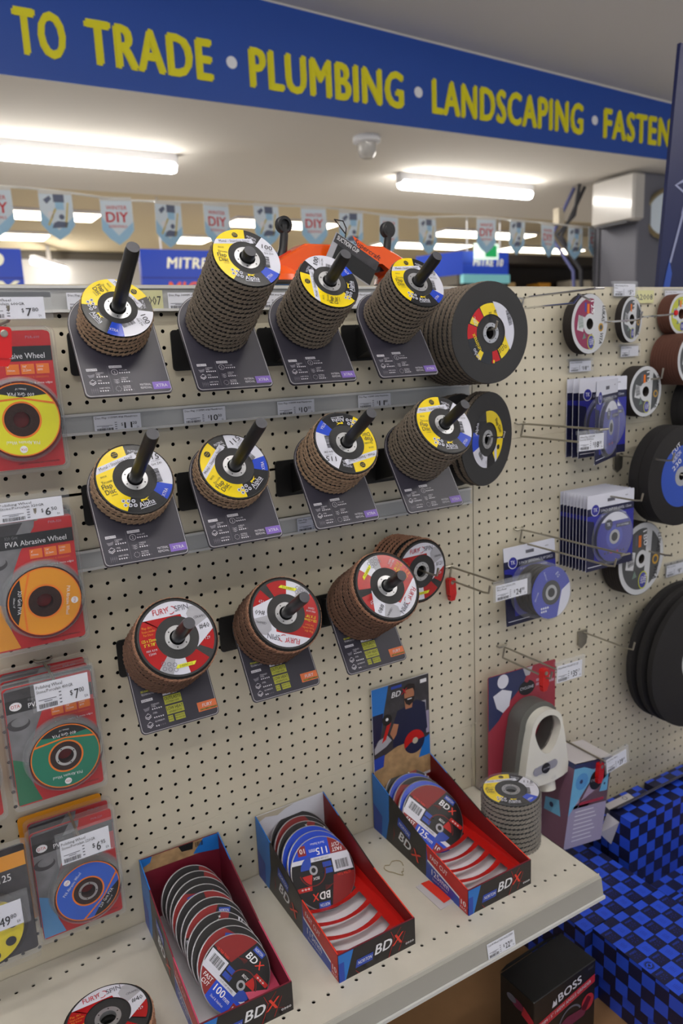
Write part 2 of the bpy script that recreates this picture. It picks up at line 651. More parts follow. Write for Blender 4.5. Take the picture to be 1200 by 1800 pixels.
for x0, x1, y, z, w_ in ((-1.6, .9, -.85, 2.10, 'above the aisle just behind the pegboard viewer'), (-2.2, .2, -2.7, 2.10, 'above the aisle, second row back'), (1.6, 4.0, -1.6, 1.92, 'above the aisle on the right, behind the viewer')):
    batten(x0, x1, y, z, 'fluorescent batten out of view ' + w_)
batten(0.10, 1.345, 3.20, 1.635, 'bright fluorescent batten on the left of the low white ceiling, running off the frame')
batten(2.82, 4.00, 3.14, 1.635, 'bright fluorescent batten on the right of the low white ceiling, near the smoke detector')
PAN = [(0.95, 1.82, 7.05, 'nearer row, far left behind the first flags'), (0.80, 1.57, 8.42, 'farther row, far left corner of the view'),
       (3.24, 4.50, 6.93, 'nearer row, above the orange suction lifter'), (3.05, 3.47, 8.25, 'farther row, small one above the tall disc stack'),
       (6.10, 7.65, 6.97, 'nearer row, right, above the green exit sign'), (5.9, 7.42, 8.03, 'farther row, right of the lifter levers'),
       (8.2, 9.8, 8.05, 'farther row, beside the grey column')]
for x0, x1, y, where in PAN:
    t = root('panel_light', loc((x0 + x1) / 2, y, 2.02), 'long lit panel in the far ceiling, ' + where, 'ceiling light', 'lit panels in the far ceiling')
    h = (x1 - x0) / 2
    b = M(); b.box(-h - .02, h + .02, -0.22, 0.22, 0.0, 0.03, 'white'); b.build('frame', t)
    b = M(); b.rbox(-h, h, -0.19, 0.19, -0.012, 0.004, 'panel_glow', 0.004); b.build('diffuser', t)
t = root('tube_light', loc(1.72, 9.2, 1.80) @ Matrix.Rotation(R(58), 4, 'Z'), 'single slanted tube light far away at the left above the blue sign', 'ceiling light')
b = M(); b.push(Matrix.Rotation(R(90), 4, 'Y')); b.lathe([(0, -.5), (.04, -.49), (.04, .49), (0, .5)], 'tube_glow', 12); b.pop(); b.build('diffuser', t, True)
b = M(); b.rbox(-.5, .5, -.035, .035, .03, .07, 'white', .006); b.box(-.02, .02, -.02, .02, .07, .245, 'white'); b.build('housing', t)

# smoke detector
t = root('smoke_detector', loc(2.17, 2.50, 1.70), 'small white round detector on the low ceiling under the banner', 'smoke detector')
b = M(); b.lathe([(0.0, 0.0), (0.072, 0.0), (0.075, -0.008), (0.075, -0.028), (0.06, -0.034), (0, -0.034)][::-1], 'white', 28); b.build('base', t, True)
b = M(); b.lathe([(0, -0.034), (0.052, -0.034), (0.050, -0.075), (0.042, -0.095), (0.030, -0.108), (0, -0.11)][::-1], 'ac_white', 28); b.build('sensor_head', t, True)

# ------------------------------------------------------------------ bunting
FL = [(0.335, 0, 'at the left edge of the frame'), (0.62, 1, 'second from the left'), (0.9205, 0, 'above the first spindle'), (1.2005, 1, 'fourth from the left'),
      (1.475, 0, 'behind the tallest disc stack'), (1.782, 1, 'between the tallest stack and the left lever'), (2.093, 0, 'above the orange lifter handle'),
      (2.355, 1, 'right of the lifter handle middle'), (2.636, 0, 'behind the right lifter lever'), (2.935, 1, 'just right of the right lever'),
      (3.44, 0, 'in front of the green exit sign'), (3.726, 1, 'right of the exit sign'), (4.013, 0, 'third from the grey column'),
      (4.30, 1, 'second from the grey column'), (4.514, 0, 'touching the cables at the grey column')]
ZF = lambda x: 1.41 + 0.012 * sin(x * 4.0)
t = tag(link('bunting_string', (lambda b: (b.tube([(x, 3.0, ZF(x) + Z0 + 0.012 * abs(sin(x * 3.4))) for x in [(-0.4 + 0.1 * i) for i in range(51)]], 0.006, 'cord_white', 6), b.mesh('bunting_cord'))[1])(M())),
        'white cord with flags strung across the shop behind the pegboard', 'cord')
for i, (x, k, where) in enumerate(FL):
    wd, h = 0.158, 0.232
    lab = ('pale blue pennant reading WINTER DIY in red, ' if k == 0 else 'pale blue pennant printed with small tool pictures, ') + where
    T_ = loc(x, 2.99, ZF(x) + 0.004) @ Matrix.Rotation(R(rnd.uniform(-14, 14)), 4, 'Z') @ Matrix.Rotation(R(90 + rnd.uniform(-4, 4)), 4, 'X')
    t = root('pennant', T_, lab, 'flag', 'winter pennants on the cord')
    b = M()
    shp = [(-wd / 2, 0), (-wd / 2 - .002, -h * .68), (-wd * .3, -h * .86), (0, -h), (wd * .3, -h * .86), (wd / 2 + .002, -h * .68), (wd / 2, 0)]
    b.prism(shp, -0.0012, 0, 'flag_blue_backlit')
    b.prism([(-wd / 2, -.012), (wd / 2, -.012), (wd / 2, .006), (-wd / 2, .006)], 0, .001, 'cord_white')
    inn = [(p[0] * .86, p[1] * .93 - .006) for p in shp]
    b.poly([(-wd / 2, -h * .4), (-wd / 2 - .002, -h * .68), (-wd * .3, -h * .86), (0, -h), (wd * .3, -h * .86), (wd / 2, -h * .68), (wd / 2, -h * .5), (0, -h * .8)], 'flag_sky', 1)
    if k == 0:
        b.text('WINTER', 0, -.056, .020, 'flag_red', 4, w=.105, al='c', bold=1.6)
        b.text('DIY', 0, -.118, .052, 'flag_red', 4, w=.112, al='c', bold=2.4)
        b.text('ESSENTIALS', 0, -.146, .014, 'flag_red', 4, w=.09, al='c', bold=1.4)
    else:
        b.rect(-.012, -.05, .04, -.012, 'flag_navy', 4); b.rect(-.005, -.085, .035, -.05, 'flag_sky', 4)
        b.poly([(-.06, -.04), (-.03, -.02), (-.02, -.035), (-.045, -.06)], 'flag_navy', 4)
        b.poly([(-.05, -.16), (-.042, -.165), (.0, -.08), (-.01, -.08)], 'flag_gold', 4); b.poly([(.03, -.17), (.04, -.17), (.06, -.05), (.052, -.05)], 'flag_gold', 4)
        b.poly([(-.03, -.175), (.04, -.17), (.05, -.145), (0, -.14), (-.02, -.15)], 'flag_navy', 4); b.disc(-.03, -.11, .016, 'white', 4, 12); b.disc(.02, -.12, .013, 'flag_navy', 4, 12)
        b.disc(.002, -.2, .014, 'flag_sky', 4, 12)
    b.build('cloth', t)

# ------------------------------------------------------------------ far signs and stock


def sign(x0, x1, z0, z1, y, label, lines, deep=True):
    t = root('aisle_sign', loc((x0 + x1) / 2, y, z0), label, 'sign')
    h = (x1 - x0) / 2; H = z1 - z0
    b = M(); b.box(-h, h, 0, .06, 0, H, 'sign_deep'); b.build('board', t)
    b = M(Matrix.Rotation(R(90), 4, 'X') @ Matrix.Translation((0, 0, .002)))
    b.rect(-h, 0, h, H, 'sign_blue', 1)
    b.rect(-h, H * .46, h, H * .49, 'sign_deep', 2)
    for (s_, u, v, hh, ww, mm) in lines:
        b.text(s_, u, v, hh, mm, 4, w=ww, al='c', bold=3, shear=.15)
    b.build('print', t)
    for q in (-.7, .7):
        b = M(); b.tube([(q * h, .03, H), (q * h, .03, 2.05 - z0)], .008, 'white', 6); b.build('hanging_rod', t)
    return t


sign(1.92, 3.35, 1.10, 1.585, 6.0, 'blue aisle sign with white words behind the tall disc stack', [('MITRE 10', -.17, .32, .10, .60, 'sign_text'), ('MIGHTY', -.15, .07, .13, .66, 'sign_orange')])
sign(-0.6, 0.895, 1.10, 1.557, 6.0, 'blue aisle sign cut off by the left edge of the frame', [('MITRE 10', .0, .31, .115, 1.2, 'sign_text'), ('MIGHTY', .14, .05, .15, 1.1, 'sign_text')])
t = sign(5.70, 6.42, 1.40, 1.66, 6.0, 'small blue aisle sign with pale strip below the exit sign', [('MITRE 10', .04, .10, .085, .46, 'sign_text')])
b = M(); b.box(-.36, .36, -.03, .03, -.10, 0.0, 'sign_teal'); b.build('lower_strip', t)
b = M(); b.add([(-.36, -.02, .26), (-.72, .4, .24), (-.72, .4, -.02), (-.36, -.02, 0)], [(0, 1, 2, 3)], 'sign_blue'); b.build('side_panel', t)
b = M(); b.box(-.34, .36, 0, .3, -1.0, -.10, 'rack_dark'); b.build('stand', t)
t = root('exit_sign', loc(5.95, 5.85, 1.56), 'green and white lit emergency exit sign hanging below the far ceiling', 'exit sign')
b = M(); b.box(-.16, .18, 0, .04, 0, .17, 'exit_white'); b.box(-.01, .01, .01, .03, .17, .5, 'white'); b.build('case', t)
b = M(); b.box(-.02, .15, -.004, 0, .02, .15, 'exit_green'); b.build('pictogram', t)

t = root('storage_rack', loc(6.5, 6.6, 0 - Z0), 'dark tall stock rack at the far right behind the pegboard', 'rack')
b = M(); b.box(0, 3.2, 0.35, .4, 0, 2.55, 'rack_dark')
for zz in (0.1, .7, 1.3, 1.86): b.box(0, 3.2, -.1, .4, zz, zz + .04, 'stock_cream')
b.box(-.05, 0, -.1, .4, 0, 2.6, 'rack_dark'); b.box(-.05, 3.3, -.14, .4, 2.55, 2.66, 'rack_dark'); b.build('frame', t)
bx = [(0.05, .28, .34, 'stock_brown'), (.36, .22, .42, 'stock_tan'), (.62, .3, .3, 'stock_brown'), (1.02, .2, .42, 'stock_gold'), (1.3, .16, .26, 'rack_dark'), (1.6, .19, .46, 'stock_cream'), (1.82, .19, .46, 'stock_cream'), (2.04, .19, .44, 'stock_cream'), (2.3, .3, .38, 'stock_brown')]
wh = ['dark brown carton at the left end', 'narrow tan carton', 'wide brown carton', 'bright yellow carton', 'small dark tin', 'first cream carton with an orange foot', 'second cream carton with an orange foot', 'third cream carton with an orange foot', 'brown carton at the right end']
for (x, wd, h, m_), s_ in zip(bx, wh):
    t = root('carton', loc(6.5 + x + wd / 2, 6.7, 1.90 - Z0), s_ + ' on the top shelf of the far rack', 'carton', 'cartons on the far rack')
    b = M(); b.rbox(-wd / 2, wd / 2, -.13, .13, 0, h, m_, .006)
    if m_ == 'stock_cream': b.box(-wd / 2 + .01, wd / 2 - .01, -.134, -.12, .02, .09, 'stock_orange')
    b.build('box', t)

# ------------------------------------------------------------------ column with air unit, cables, clock
t = root('support_column', loc(4.42, 2.50, -Z0), 'grey square column rising behind the right end of the pegboard', 'column')
b = M(); b.rbox(0, .34, 0.04, .42, 0, 1.70 + Z0, 'column_grey', .008); b.build('shaft', t)
b = M(); b.box(-.008, .0, .40, .42, 0, 1.6 + Z0, 'column_dark'); b.box(-.01, 0, .36, .375, 0, 1.6 + Z0, 'column_dark'); b.build('edge_trim', t)
t = root('air_unit', loc(4.36, 2.68, 1.37), 'glossy white box unit fixed high on the grey column', 'air unit')
b = M(); b.rbox(-.06, .06, -.20, .17, 0.0, .31, 'ac_white', .015); b.build('cover', t, True)
b = M(); b.box(-.062, .05, -.15, .12, -.012, 0.0, 'column_dark'); b.build('vent', t)
for k, (dy, m_) in enumerate(((.50, 'cable_dark'), (.56, 'cable_blue'), (.47, 'cable_dark'))):
    t = tag(link('cable', (lambda b: (b.tube([(4.40 - .045 * k, 2.5 + dy, 1.69 + Z0), (4.37 - .05 * (k == 1) , 2.5 + dy + .10, 1.5 + Z0), (4.32 - .04 * k, 2.5 + dy + .15, 1.36 + Z0), (4.40 - .02 * k, 2.5 + dy + .02, 1.1 + Z0), (4.41 - .02 * k, 2.5 + dy, .7 + Z0), (4.41 - .02 * k, 2.5 + dy, 0.02)], .014, m_, 8), b.mesh('cable', True))[1])(M())),
            ['thick dark cable nearest the grey column', 'looping bluish cable left of the grey column', 'thin dark cable behind the white air unit'][k], 'cable')
t = root('junction_box', loc(4.30, 3.16, 1.50), 'small pale junction box among the cables beside the air unit', 'junction box')
b = M(); b.rbox(-.03, .03, -.03, .03, -.06, .06, 'stock_cream', .004); b.build('case', t)
t = root('wall_clock', wallT(4.66, 2.46, 1.42, yaw=-40), 'round clock with brass rim beside the column behind the navy poster', 'clock')
b = M(); b.ringlathe([(.15, -.02), (.175, -.015), (.18, .01), (.165, .02), (.15, .012)], 'clock_rim', 40); b.build('rim', t, True)
b = M(); b.lathe([(.15, -.02), (.152, .004), (0, .006)], 'clock_face', 40); b.build('face', t)
b = M(); b.tube([(0, 0, .009), (.0, .11, .009)], .003, 'ink', 6); b.build('hand', t)
b = M(); b.tube([(0, 0, .009), (.07, -.02, .009)], .003, 'ink', 6); b.build('hand', t)

# navy poster with trimmer
t = root('poster_board', loc(1.755, .33, .60) @ Matrix.Rotation(R(-4), 4, 'Z') @ Matrix.Rotation(R(4.5), 4, 'Y'), 'dark navy standing poster with a cordless trimmer picture at the right edge', 'poster')
b = M(); b.box(0, .6, 0, .012, -.3, .78, 'poster_navy'); b.build('board', t)
b = M(Matrix.Rotation(R(90), 4, 'X') @ Matrix.Translation((0, 0, .001)))
b.poly([(.020, .115), (.048, .118), (.052, .160), (.036, .20), (.028, .16)], 'poster_blue', 2)
b.poly([(.036, .19), (.044, .19), (.078, .33), (.070, .335)], 'poster_pale', 2)
b.poly([(.066, .33), (.080, .33), (.094, .40), (.084, .40)], 'poster_pale', 2)
b.poly([(.028, .405), (.060, .425), (.120, .39), (.118, .372), (.092, .378)], 'poster_pale', 2)
b.poly([(.038, .407), (.060, .417), (.104, .392), (.098, .384)], 'poster_navy', 3)
b.build('print', t)
# ================================================================== THE GONDOLA WALL
PIT = 0.0254


def pegpanel(name, x0, x1, z0, z1, hx, hz, nx, nz, y=0.0, hr=0.0031, m='cream_steel', horiz=False):
    """perforated panel: real holes, thickness 1.2 mm. hx,hz = first hole centre"""
    b = M()
    N = 12
    sq = []
    for i in range(N):
        a = 2 * pi * (i + 0.5) / N + pi / 4 - pi / N
        c, s_ = cos(a), sin(a)
        k = 0.5 * PIT / max(abs(c), abs(s_))
        sq.append((c * k, s_ * k, c * hr, s_ * hr))
    V = []; F = []

    def P(u, v, d):
        return (u, y + d, v + Z0) if not horiz else (u, v, y + Z0 - d)
    for i in range(nx):
        for j in range(nz):
            cx, cz = hx + i * PIT, hz + j * PIT
            o = len(V)
            for (a, b_, c, d) in sq: V.append(P(cx + a, cz + b_, 0))
            for (a, b_, c, d) in sq: V.append(P(cx + c, cz + d, 0))
            for (a, b_, c, d) in sq: V.append(P(cx + c, cz + d, 0.0012))
            for k in range(N):
                k2 = (k + 1) % N
                F.append((o + k, o + k2, o + N + k2, o + N + k))
                F.append((o + N + k, o + N + k2, o + 2 * N + k2, o + 2 * N + k))
    if not horiz:
        b.add(V, F, m)
    else:
        b.add(V, [tuple(reversed(f)) for f in F], m)
    gx0, gx1 = hx - PIT / 2, hx + (nx - .5) * PIT
    gz0, gz1 = hz - PIT / 2, hz + (nz - .5) * PIT

    def q(a0, a1, c0, c1):
        if a1 - a0 > 1e-5 and c1 - c0 > 1e-5:
            b.add([P(a0, c0, 0), P(a1, c0, 0), P(a1, c1, 0), P(a0, c1, 0)], [(0, 1, 2, 3)], m)
    q(x0, gx0, z0, z1); q(gx1, x1, z0, z1); q(max(gx0, x0), min(gx1, x1), z0, gz0); q(max(gx0, x0), min(gx1, x1), gz1, z1)
    return b, P


g = root('gondola_bay', loc(0, 0, 0), 'cream perforated pegboard bay on the left carrying the abrasive disc stands', 'display gondola')


def panel(parent, x0, x1, z0, z1, hx, hz, nx, nz, name='pegboard_panel'):
    b, P = pegpanel(name, x0, x1, z0, z1, hx, hz, nx, nz)
    # rolled edges top and bottom
    for zz, s_ in ((z0, -1), (z1, 1)):
        b.add([P(x0, zz, 0), P(x1, zz, 0), P(x1, zz + s_ * .0012, .0016), P(x0, zz + s_ * .0012, .0016), P(x0, zz + s_ * .0012, .012), P(x1, zz + s_ * .0012, .012)],
              [(0, 1, 2, 3), (3, 2, 5, 4)], 'cream_steel')
    o = b.build(name, parent)
    o.location = (0, 0, -Z0)
    return o


XL = -0.7
nL = 30
hx0 = -0.7112 + PIT     # multiples of the pitch
panel(g, XL, .7637, .3812, .6830, -0.6858, .3870, 58, 12)
panel(g, XL, .7637, -.2395, .3785, -0.6858, -.2286, 58, 24)
panel(g, XL, .7637, -.392, -.2422, -0.6858 + .0045, -.258 - PIT * 4, 57, 5)
b = M(); b.box(XL, .7637, .010, .30, -Z0 + 0.0, .6815, 'slot_dark'); b.box(XL, .7637, -0.0, .03, .6836, .6856, 'cream_steel'); b.box(XL, .7637, .0, .009, -Z0 + .15, -.3925, 'cream_steel'); b.build('core', g)
b = M(); b.box(XL, .764, -.012, .30, .6845, .7, 'cream_steel'); 
g2 = root('gondola_bay', loc(0, 0, 0), 'cream perforated pegboard bay on the right carrying hooks and cutting wheels', 'display gondola')
panel(g2, .775, 2.0, .3785, .6830, .7925, .3900, 47, 12)
panel(g2, .775, 2.0, -.2405, .3762, .7925, .2837 - PIT * 20, 47, 24)
panel(g2, .775, 2.0, -.85, -.2430, .7925, -.2527 - PIT * 22, 47, 23)
b = M(); b.box(.7760, 2.0, .010, .30, -Z0, .6815, 'slot_dark'); b.box(.775, 2.0, -0.0, .03, .6836, .6856, 'cream_steel'); b.box(.7750, .7764, 0, .012, -.85, .683, 'cream_steel'); b.build('core', g2)
# upright between the bays, with slots
t = root('gondola_upright', loc(.7693, .004, -Z0), 'slotted cream steel upright between the two pegboard bays', 'upright')
b = M(); b.box(-.0055, .0058, 0, .02, 0, .68 + Z0, 'cream_steel'); b.build('post', t)
b = M()
k = 0
z = -.3886
while z < .66:
    if z > -.42: b.box(-.0056, -.0022, -.0006, .002, z + Z0 - .0133, z + Z0 + .0133, 'slot_dark')
    z += .0508
b.build('slots', t)

# base deck under everything
t = root('base_deck', loc(0, 0, -Z0), 'brown kraft covered base deck under the cream shelf', 'base deck')
b = M(); b.box(-.7, 2.0, -.62, .0, 0, .14, 'slot_dark'); b.box(-.7, 2.0, -.62, -.004, .14, .150, 'kraft'); b.build('deck', t)

# shelf
t = root('gondola_shelf', loc(0, 0, -.391), 'cream perforated steel shelf holding the open cartons of cutting discs', 'shelf')
b = M()
V_ = M()
SX0, SX1, SY0 = -.7, .768, -.352


def shelf_row(b, hy, n, hx):
    N = 12
    V = []; F = []
    for i in range(n):
        cx = hx + i * PIT
        o = len(V)
        for k in range(N):
            a = 2 * pi * k / N + pi / 4
            c, s_ = cos(a), sin(a); kk = .5 * PIT / max(abs(c), abs(s_))
            V.append((cx + c * kk, hy + s_ * kk, 0))
        for k in range(N):
            a = 2 * pi * k / N + pi / 4
            V.append((cx + .0031 * cos(a), hy + .0031 * sin(a), 0))
        for k in range(N):
            a = 2 * pi * k / N + pi / 4
            V.append((cx + .0031 * cos(a), hy + .0031 * sin(a), -.002))
        for k in range(N):
            k2 = (k + 1) % N
            F.append((o + k, o + k2, o + N + k2, o + N + k)); F.append((o + N + k, o + N + k2, o + 2 * N + k2, o + 2 * N + k))
    b.add(V, F, 'cream_shelf')


x0h = -.0406 - PIT * 25
shelf_row(b, -.0395, 56, x0h)
shelf_row(b, -.3120, 57, .4456 - PIT * 44)
e1 = x0h + 55.5 * PIT
e2 = .4456 - PIT * 44 + 56.5 * PIT
b.add([(SX0, -.0395 + PIT / 2, 0), (SX1, -.0395 + PIT / 2, 0), (SX1, -.0015, 0), (SX0, -.0015, 0)], [(0, 1, 2, 3)], 'cream_shelf')
b.add([(SX0, -.312 + PIT / 2, 0), (SX1, -.312 + PIT / 2, 0), (SX1, -.0395 - PIT / 2, 0), (SX0, -.0395 - PIT / 2, 0)], [(0, 1, 2, 3)], 'cream_shelf')
b.add([(SX0, SY0, 0), (SX1, SY0, 0), (SX1, -.312 - PIT / 2, 0), (SX0, -.312 - PIT / 2, 0)], [(0, 1, 2, 3)], 'cream_shelf')
b.add([(e1, -.0395 - PIT / 2, 0), (SX1, -.0395 - PIT / 2, 0), (SX1, -.0395 + PIT / 2, 0), (e1, -.0395 + PIT / 2, 0)], [(0, 1, 2, 3)], 'cream_shelf')
if e2 < SX1:
    b.add([(e2, -.312 - PIT / 2, 0), (SX1, -.312 - PIT / 2, 0), (SX1, -.312 + PIT / 2, 0), (e2, -.312 + PIT / 2, 0)], [(0, 1, 2, 3)], 'cream_shelf')
b.box(SX0, SX1, SY0 + .001, -.002, -.030, -.0145, 'slot_dark')
b.box(SX1 - .0015, SX1, SY0, -.002, -.030, 0, 'cream_shelf')
b.build('top', t)
b = M(); b.box(SX0, SX1 + .001, SY0 - .0015, SY0, -.034, 0.0005, 'cream_shelf'); b.build('front_edge', t)
b = M()
b.prism([(SY0 - .0015, -.004), (SY0 - .006, -.006), (SY0 - .012, -.040), (SY0 - .002, -.040)], SX0, SX1 + .002, 'shelf_lip')
b.T = Matrix()
o = b.mesh('ticket_strip')
for v in o.vertices: v.co = Vector((v.co.z, v.co.x, v.co.y))
link('ticket_strip', o, t)
b = M(); b.box(SX0, SX1 + .003, SY0 - .0155, SY0 - .012, -.044, -.038, 'rail_pale'); b.build('strip_edge', t)
for xx in (.55, .02): 
    b = M(); b.box(xx, xx + .025, SY0 + .02, -.01, -.055, -.031, 'cream_shelf'); b.build('bracket', t)
# scuffs on the shelf's front edge
# ------------------------------------------------------------------ price rails


def rail(name, x0, x1, z0, z1, label):
    t = root(name, loc(x0, 0, z0), label, 'price rail')
    L_ = x1 - x0; H = z1 - z0
    b = M(); b.box(0, L_, -.006, -.001, 0, H, 'rail_grey'); b.box(0, L_, -.010, -.001, H - .004, H, 'rail_pale'); b.box(0, L_, -.012, -.001, 0, .004, 'rail_pale'); b.build('channel', t)
    b = M(); b.box(0, L_, -.0102, -.0098, .003, H - .003, 'rail_plastic'); b.build('clear_cover', t)
    return t


rail('price_rail', XL, .7637, .6455, .6835, 'topmost grey price rail along the upper edge of the pegboard')
rail('price_rail', XL, .7637, .4665, .4985, 'middle grey price rail between the two upper rows of disc stands')
rail('price_rail', XL, .7637, .2570, .2890, 'lowest grey price rail behind the second row of disc stands')


def ticket_print(b, w_, h, lines, price, cents, seed=1, big=True):
    """price ticket artwork in local coordinates, origin lower left"""
    y = h * .80
    for s_ in lines:
        b.text(s_, w_ * .03, y, h * .125, 'ink', 3, w=min(w_ * .9, w_ * .9 * len(s_) / 28), bold=.8)
        y -= h * .17
    if price:
        n = len(price)
        b.text(price, w_ * .80, h * .13, h * .38, 'ink', 3, w=w_ * .085 * n, al='r', bold=1.8)
        b.text('$', w_ * (.80 - .085 * n - .03), h * .30, h * .19, 'ink', 3, al='r', bold=1.2)
        b.text(cents, w_ * .81, h * .34, h * .17, 'ink', 3, w=w_ * .09, bold=1.2)
        b.text('EA', w_ * .90, h * .10, h * .10, 'ink_soft', 3, bold=.6)
    b.bars(w_ * .05, h * .06, w_ * .34, h * .17, 'ink', 3, seed, n=20)
    b.rect(w_ * .05, h * .36, w_ * .38, h * .385, 'ink_soft', 3); b.rect(w_ * .15, h * .29, w_ * .30, h * .315, 'ink_soft', 3)
    for k in range(4): b.rect(w_ * (.43 + .0), h * (.12 + .13 * k), w_ * .475, h * (.16 + .13 * k), 'ink_soft', 3)


def ticket(x, z, w_, h, lines, price, cents, label, y=-.0085, seed=1, m='paper', T=None):
    y = -.0112 if y == -.0085 else y
    t = root('price_ticket', T or wallT(x, y, z), label, 'price ticket', 'printed price tickets')
    b = M(); b.prism([(0, 0), (w_, 0), (w_, h), (0, h)], -.0004, 0, m)
    ticket_print(b, w_, h, lines, price, cents, seed)
    b.build('paper_slip', t)
    return t


ticket(.0297, .4685, .0715, .0245, ['Disc Flap 115MM 40# Maxabrase'], '11', '20', 'white price ticket reading 11.20 on the middle rail, leftmost', seed=1)
ticket(.1705, .4685, .0715, .0245, ['Disc Flap 115MM 60# Maxabrase'], '10', '50', 'white price ticket reading 10.50 on the middle rail, second from the left', seed=2)
ticket(.3373, .4685, .0715, .0245, ['Disc Flap 115MM 80# Maxabrase'], '10', '50', 'white price ticket reading 10.50 on the middle rail, third from the left', seed=3)
ticket(.4995, .4685, .0715, .0245, ['Disc Flap 115MM 120# Maxabrase'], '11', '80', 'white price ticket reading 11.80 on the middle rail, rightmost', seed=4)
ticket(.0108, .6475, .0715, .0255, ['Disc Flap 100MM 40# Maxabrase'], '9', '90', 'white price ticket on the top rail half hidden by the first disc stack', seed=5)
ticket(.1617, .6475, .0715, .0255, ['Disc Flap 100MM 60# Maxabrase'], '9', '90', 'white price ticket on the top rail before the tall second stack', seed=6)
ticket(.3080, .6475, .0715, .0255, ['Disc Flap 100MM 80# Maxabrase'], '9', '90', 'white price ticket on the top rail between second and third stacks', seed=7)
ticket(.4640, .6475, .0715, .0255, ['Disc Flap 100MM 120# Maxabrase'], '9', '90', 'white price ticket on the top rail between third and fourth stacks', seed=8)
ticket(.3620, .2590, .0715, .0255, ['Disc Flap 115MM 60#', 'Ceramic'], '', '', 'greyish price ticket on the lowest rail under the second row', seed=9, m='paper_blue')
for x, s_, lb in ((.1085, 'A2007', 'pale yellow bay number ticket beside the first disc stack'),):
    t = root('bay_ticket', wallT(x, -.0085, .6472), lb, 'bay ticket')
    b = M(); b.prism([(0, 0), (.046, 0), (.046, .030), (0, .030)], -.0004, 0, 'ticket_yellow'); b.text(s_, .043, .008, .0135, 'ink', 2, w=.038, al='r', bold=1); b.build('paper_slip', t)
t = root('bay_ticket', wallT(1.232, -.004, .650), 'pale bay number ticket high on the right pegboard', 'bay ticket')
b = M(); b.prism([(0, 0), (.082, 0), (.082, .028), (0, .028)], -.0004, 0, 'ticket_yellow'); b.text('A2008', .078, .007, .013, 'ink_soft', 2, w=.06, al='r', bold=.8); b.build('paper_slip', t)

# ================================================================== DISC STANDS
TILT = 33.2
NV = (0, -cos(R(TILT)), sin(R(TILT)))


def card_outline(w_, hb, n=26, inset=0.0):
    r = w_ / 2 - inset
    rc = .007 - inset * .6
    out = []
    for cx, cy, a in ((-w_ / 2 + inset + rc, -hb + inset + rc, 180), (w_ / 2 - inset - rc, -hb + inset + rc, 270)):
        for i in range(6):
            t_ = R(a + 90 * i / 5); out.append((cx + rc * cos(t_), cy + rc * sin(t_)))
    for i in range(n + 1):
        t_ = pi * i / n
        out.append((r * cos(t_), r * sin(t_) + .0))
    return out


def stars(b, x, y, n, tot=5, m='print_white'):
    for i in range(tot):
        if i < n: b.disc(x + i * .0032, y, .00115, m, 2, 6)
        else: b.annulus(x + i * .0032, y, .0008, .0011, 'print_grey', 2, 6)


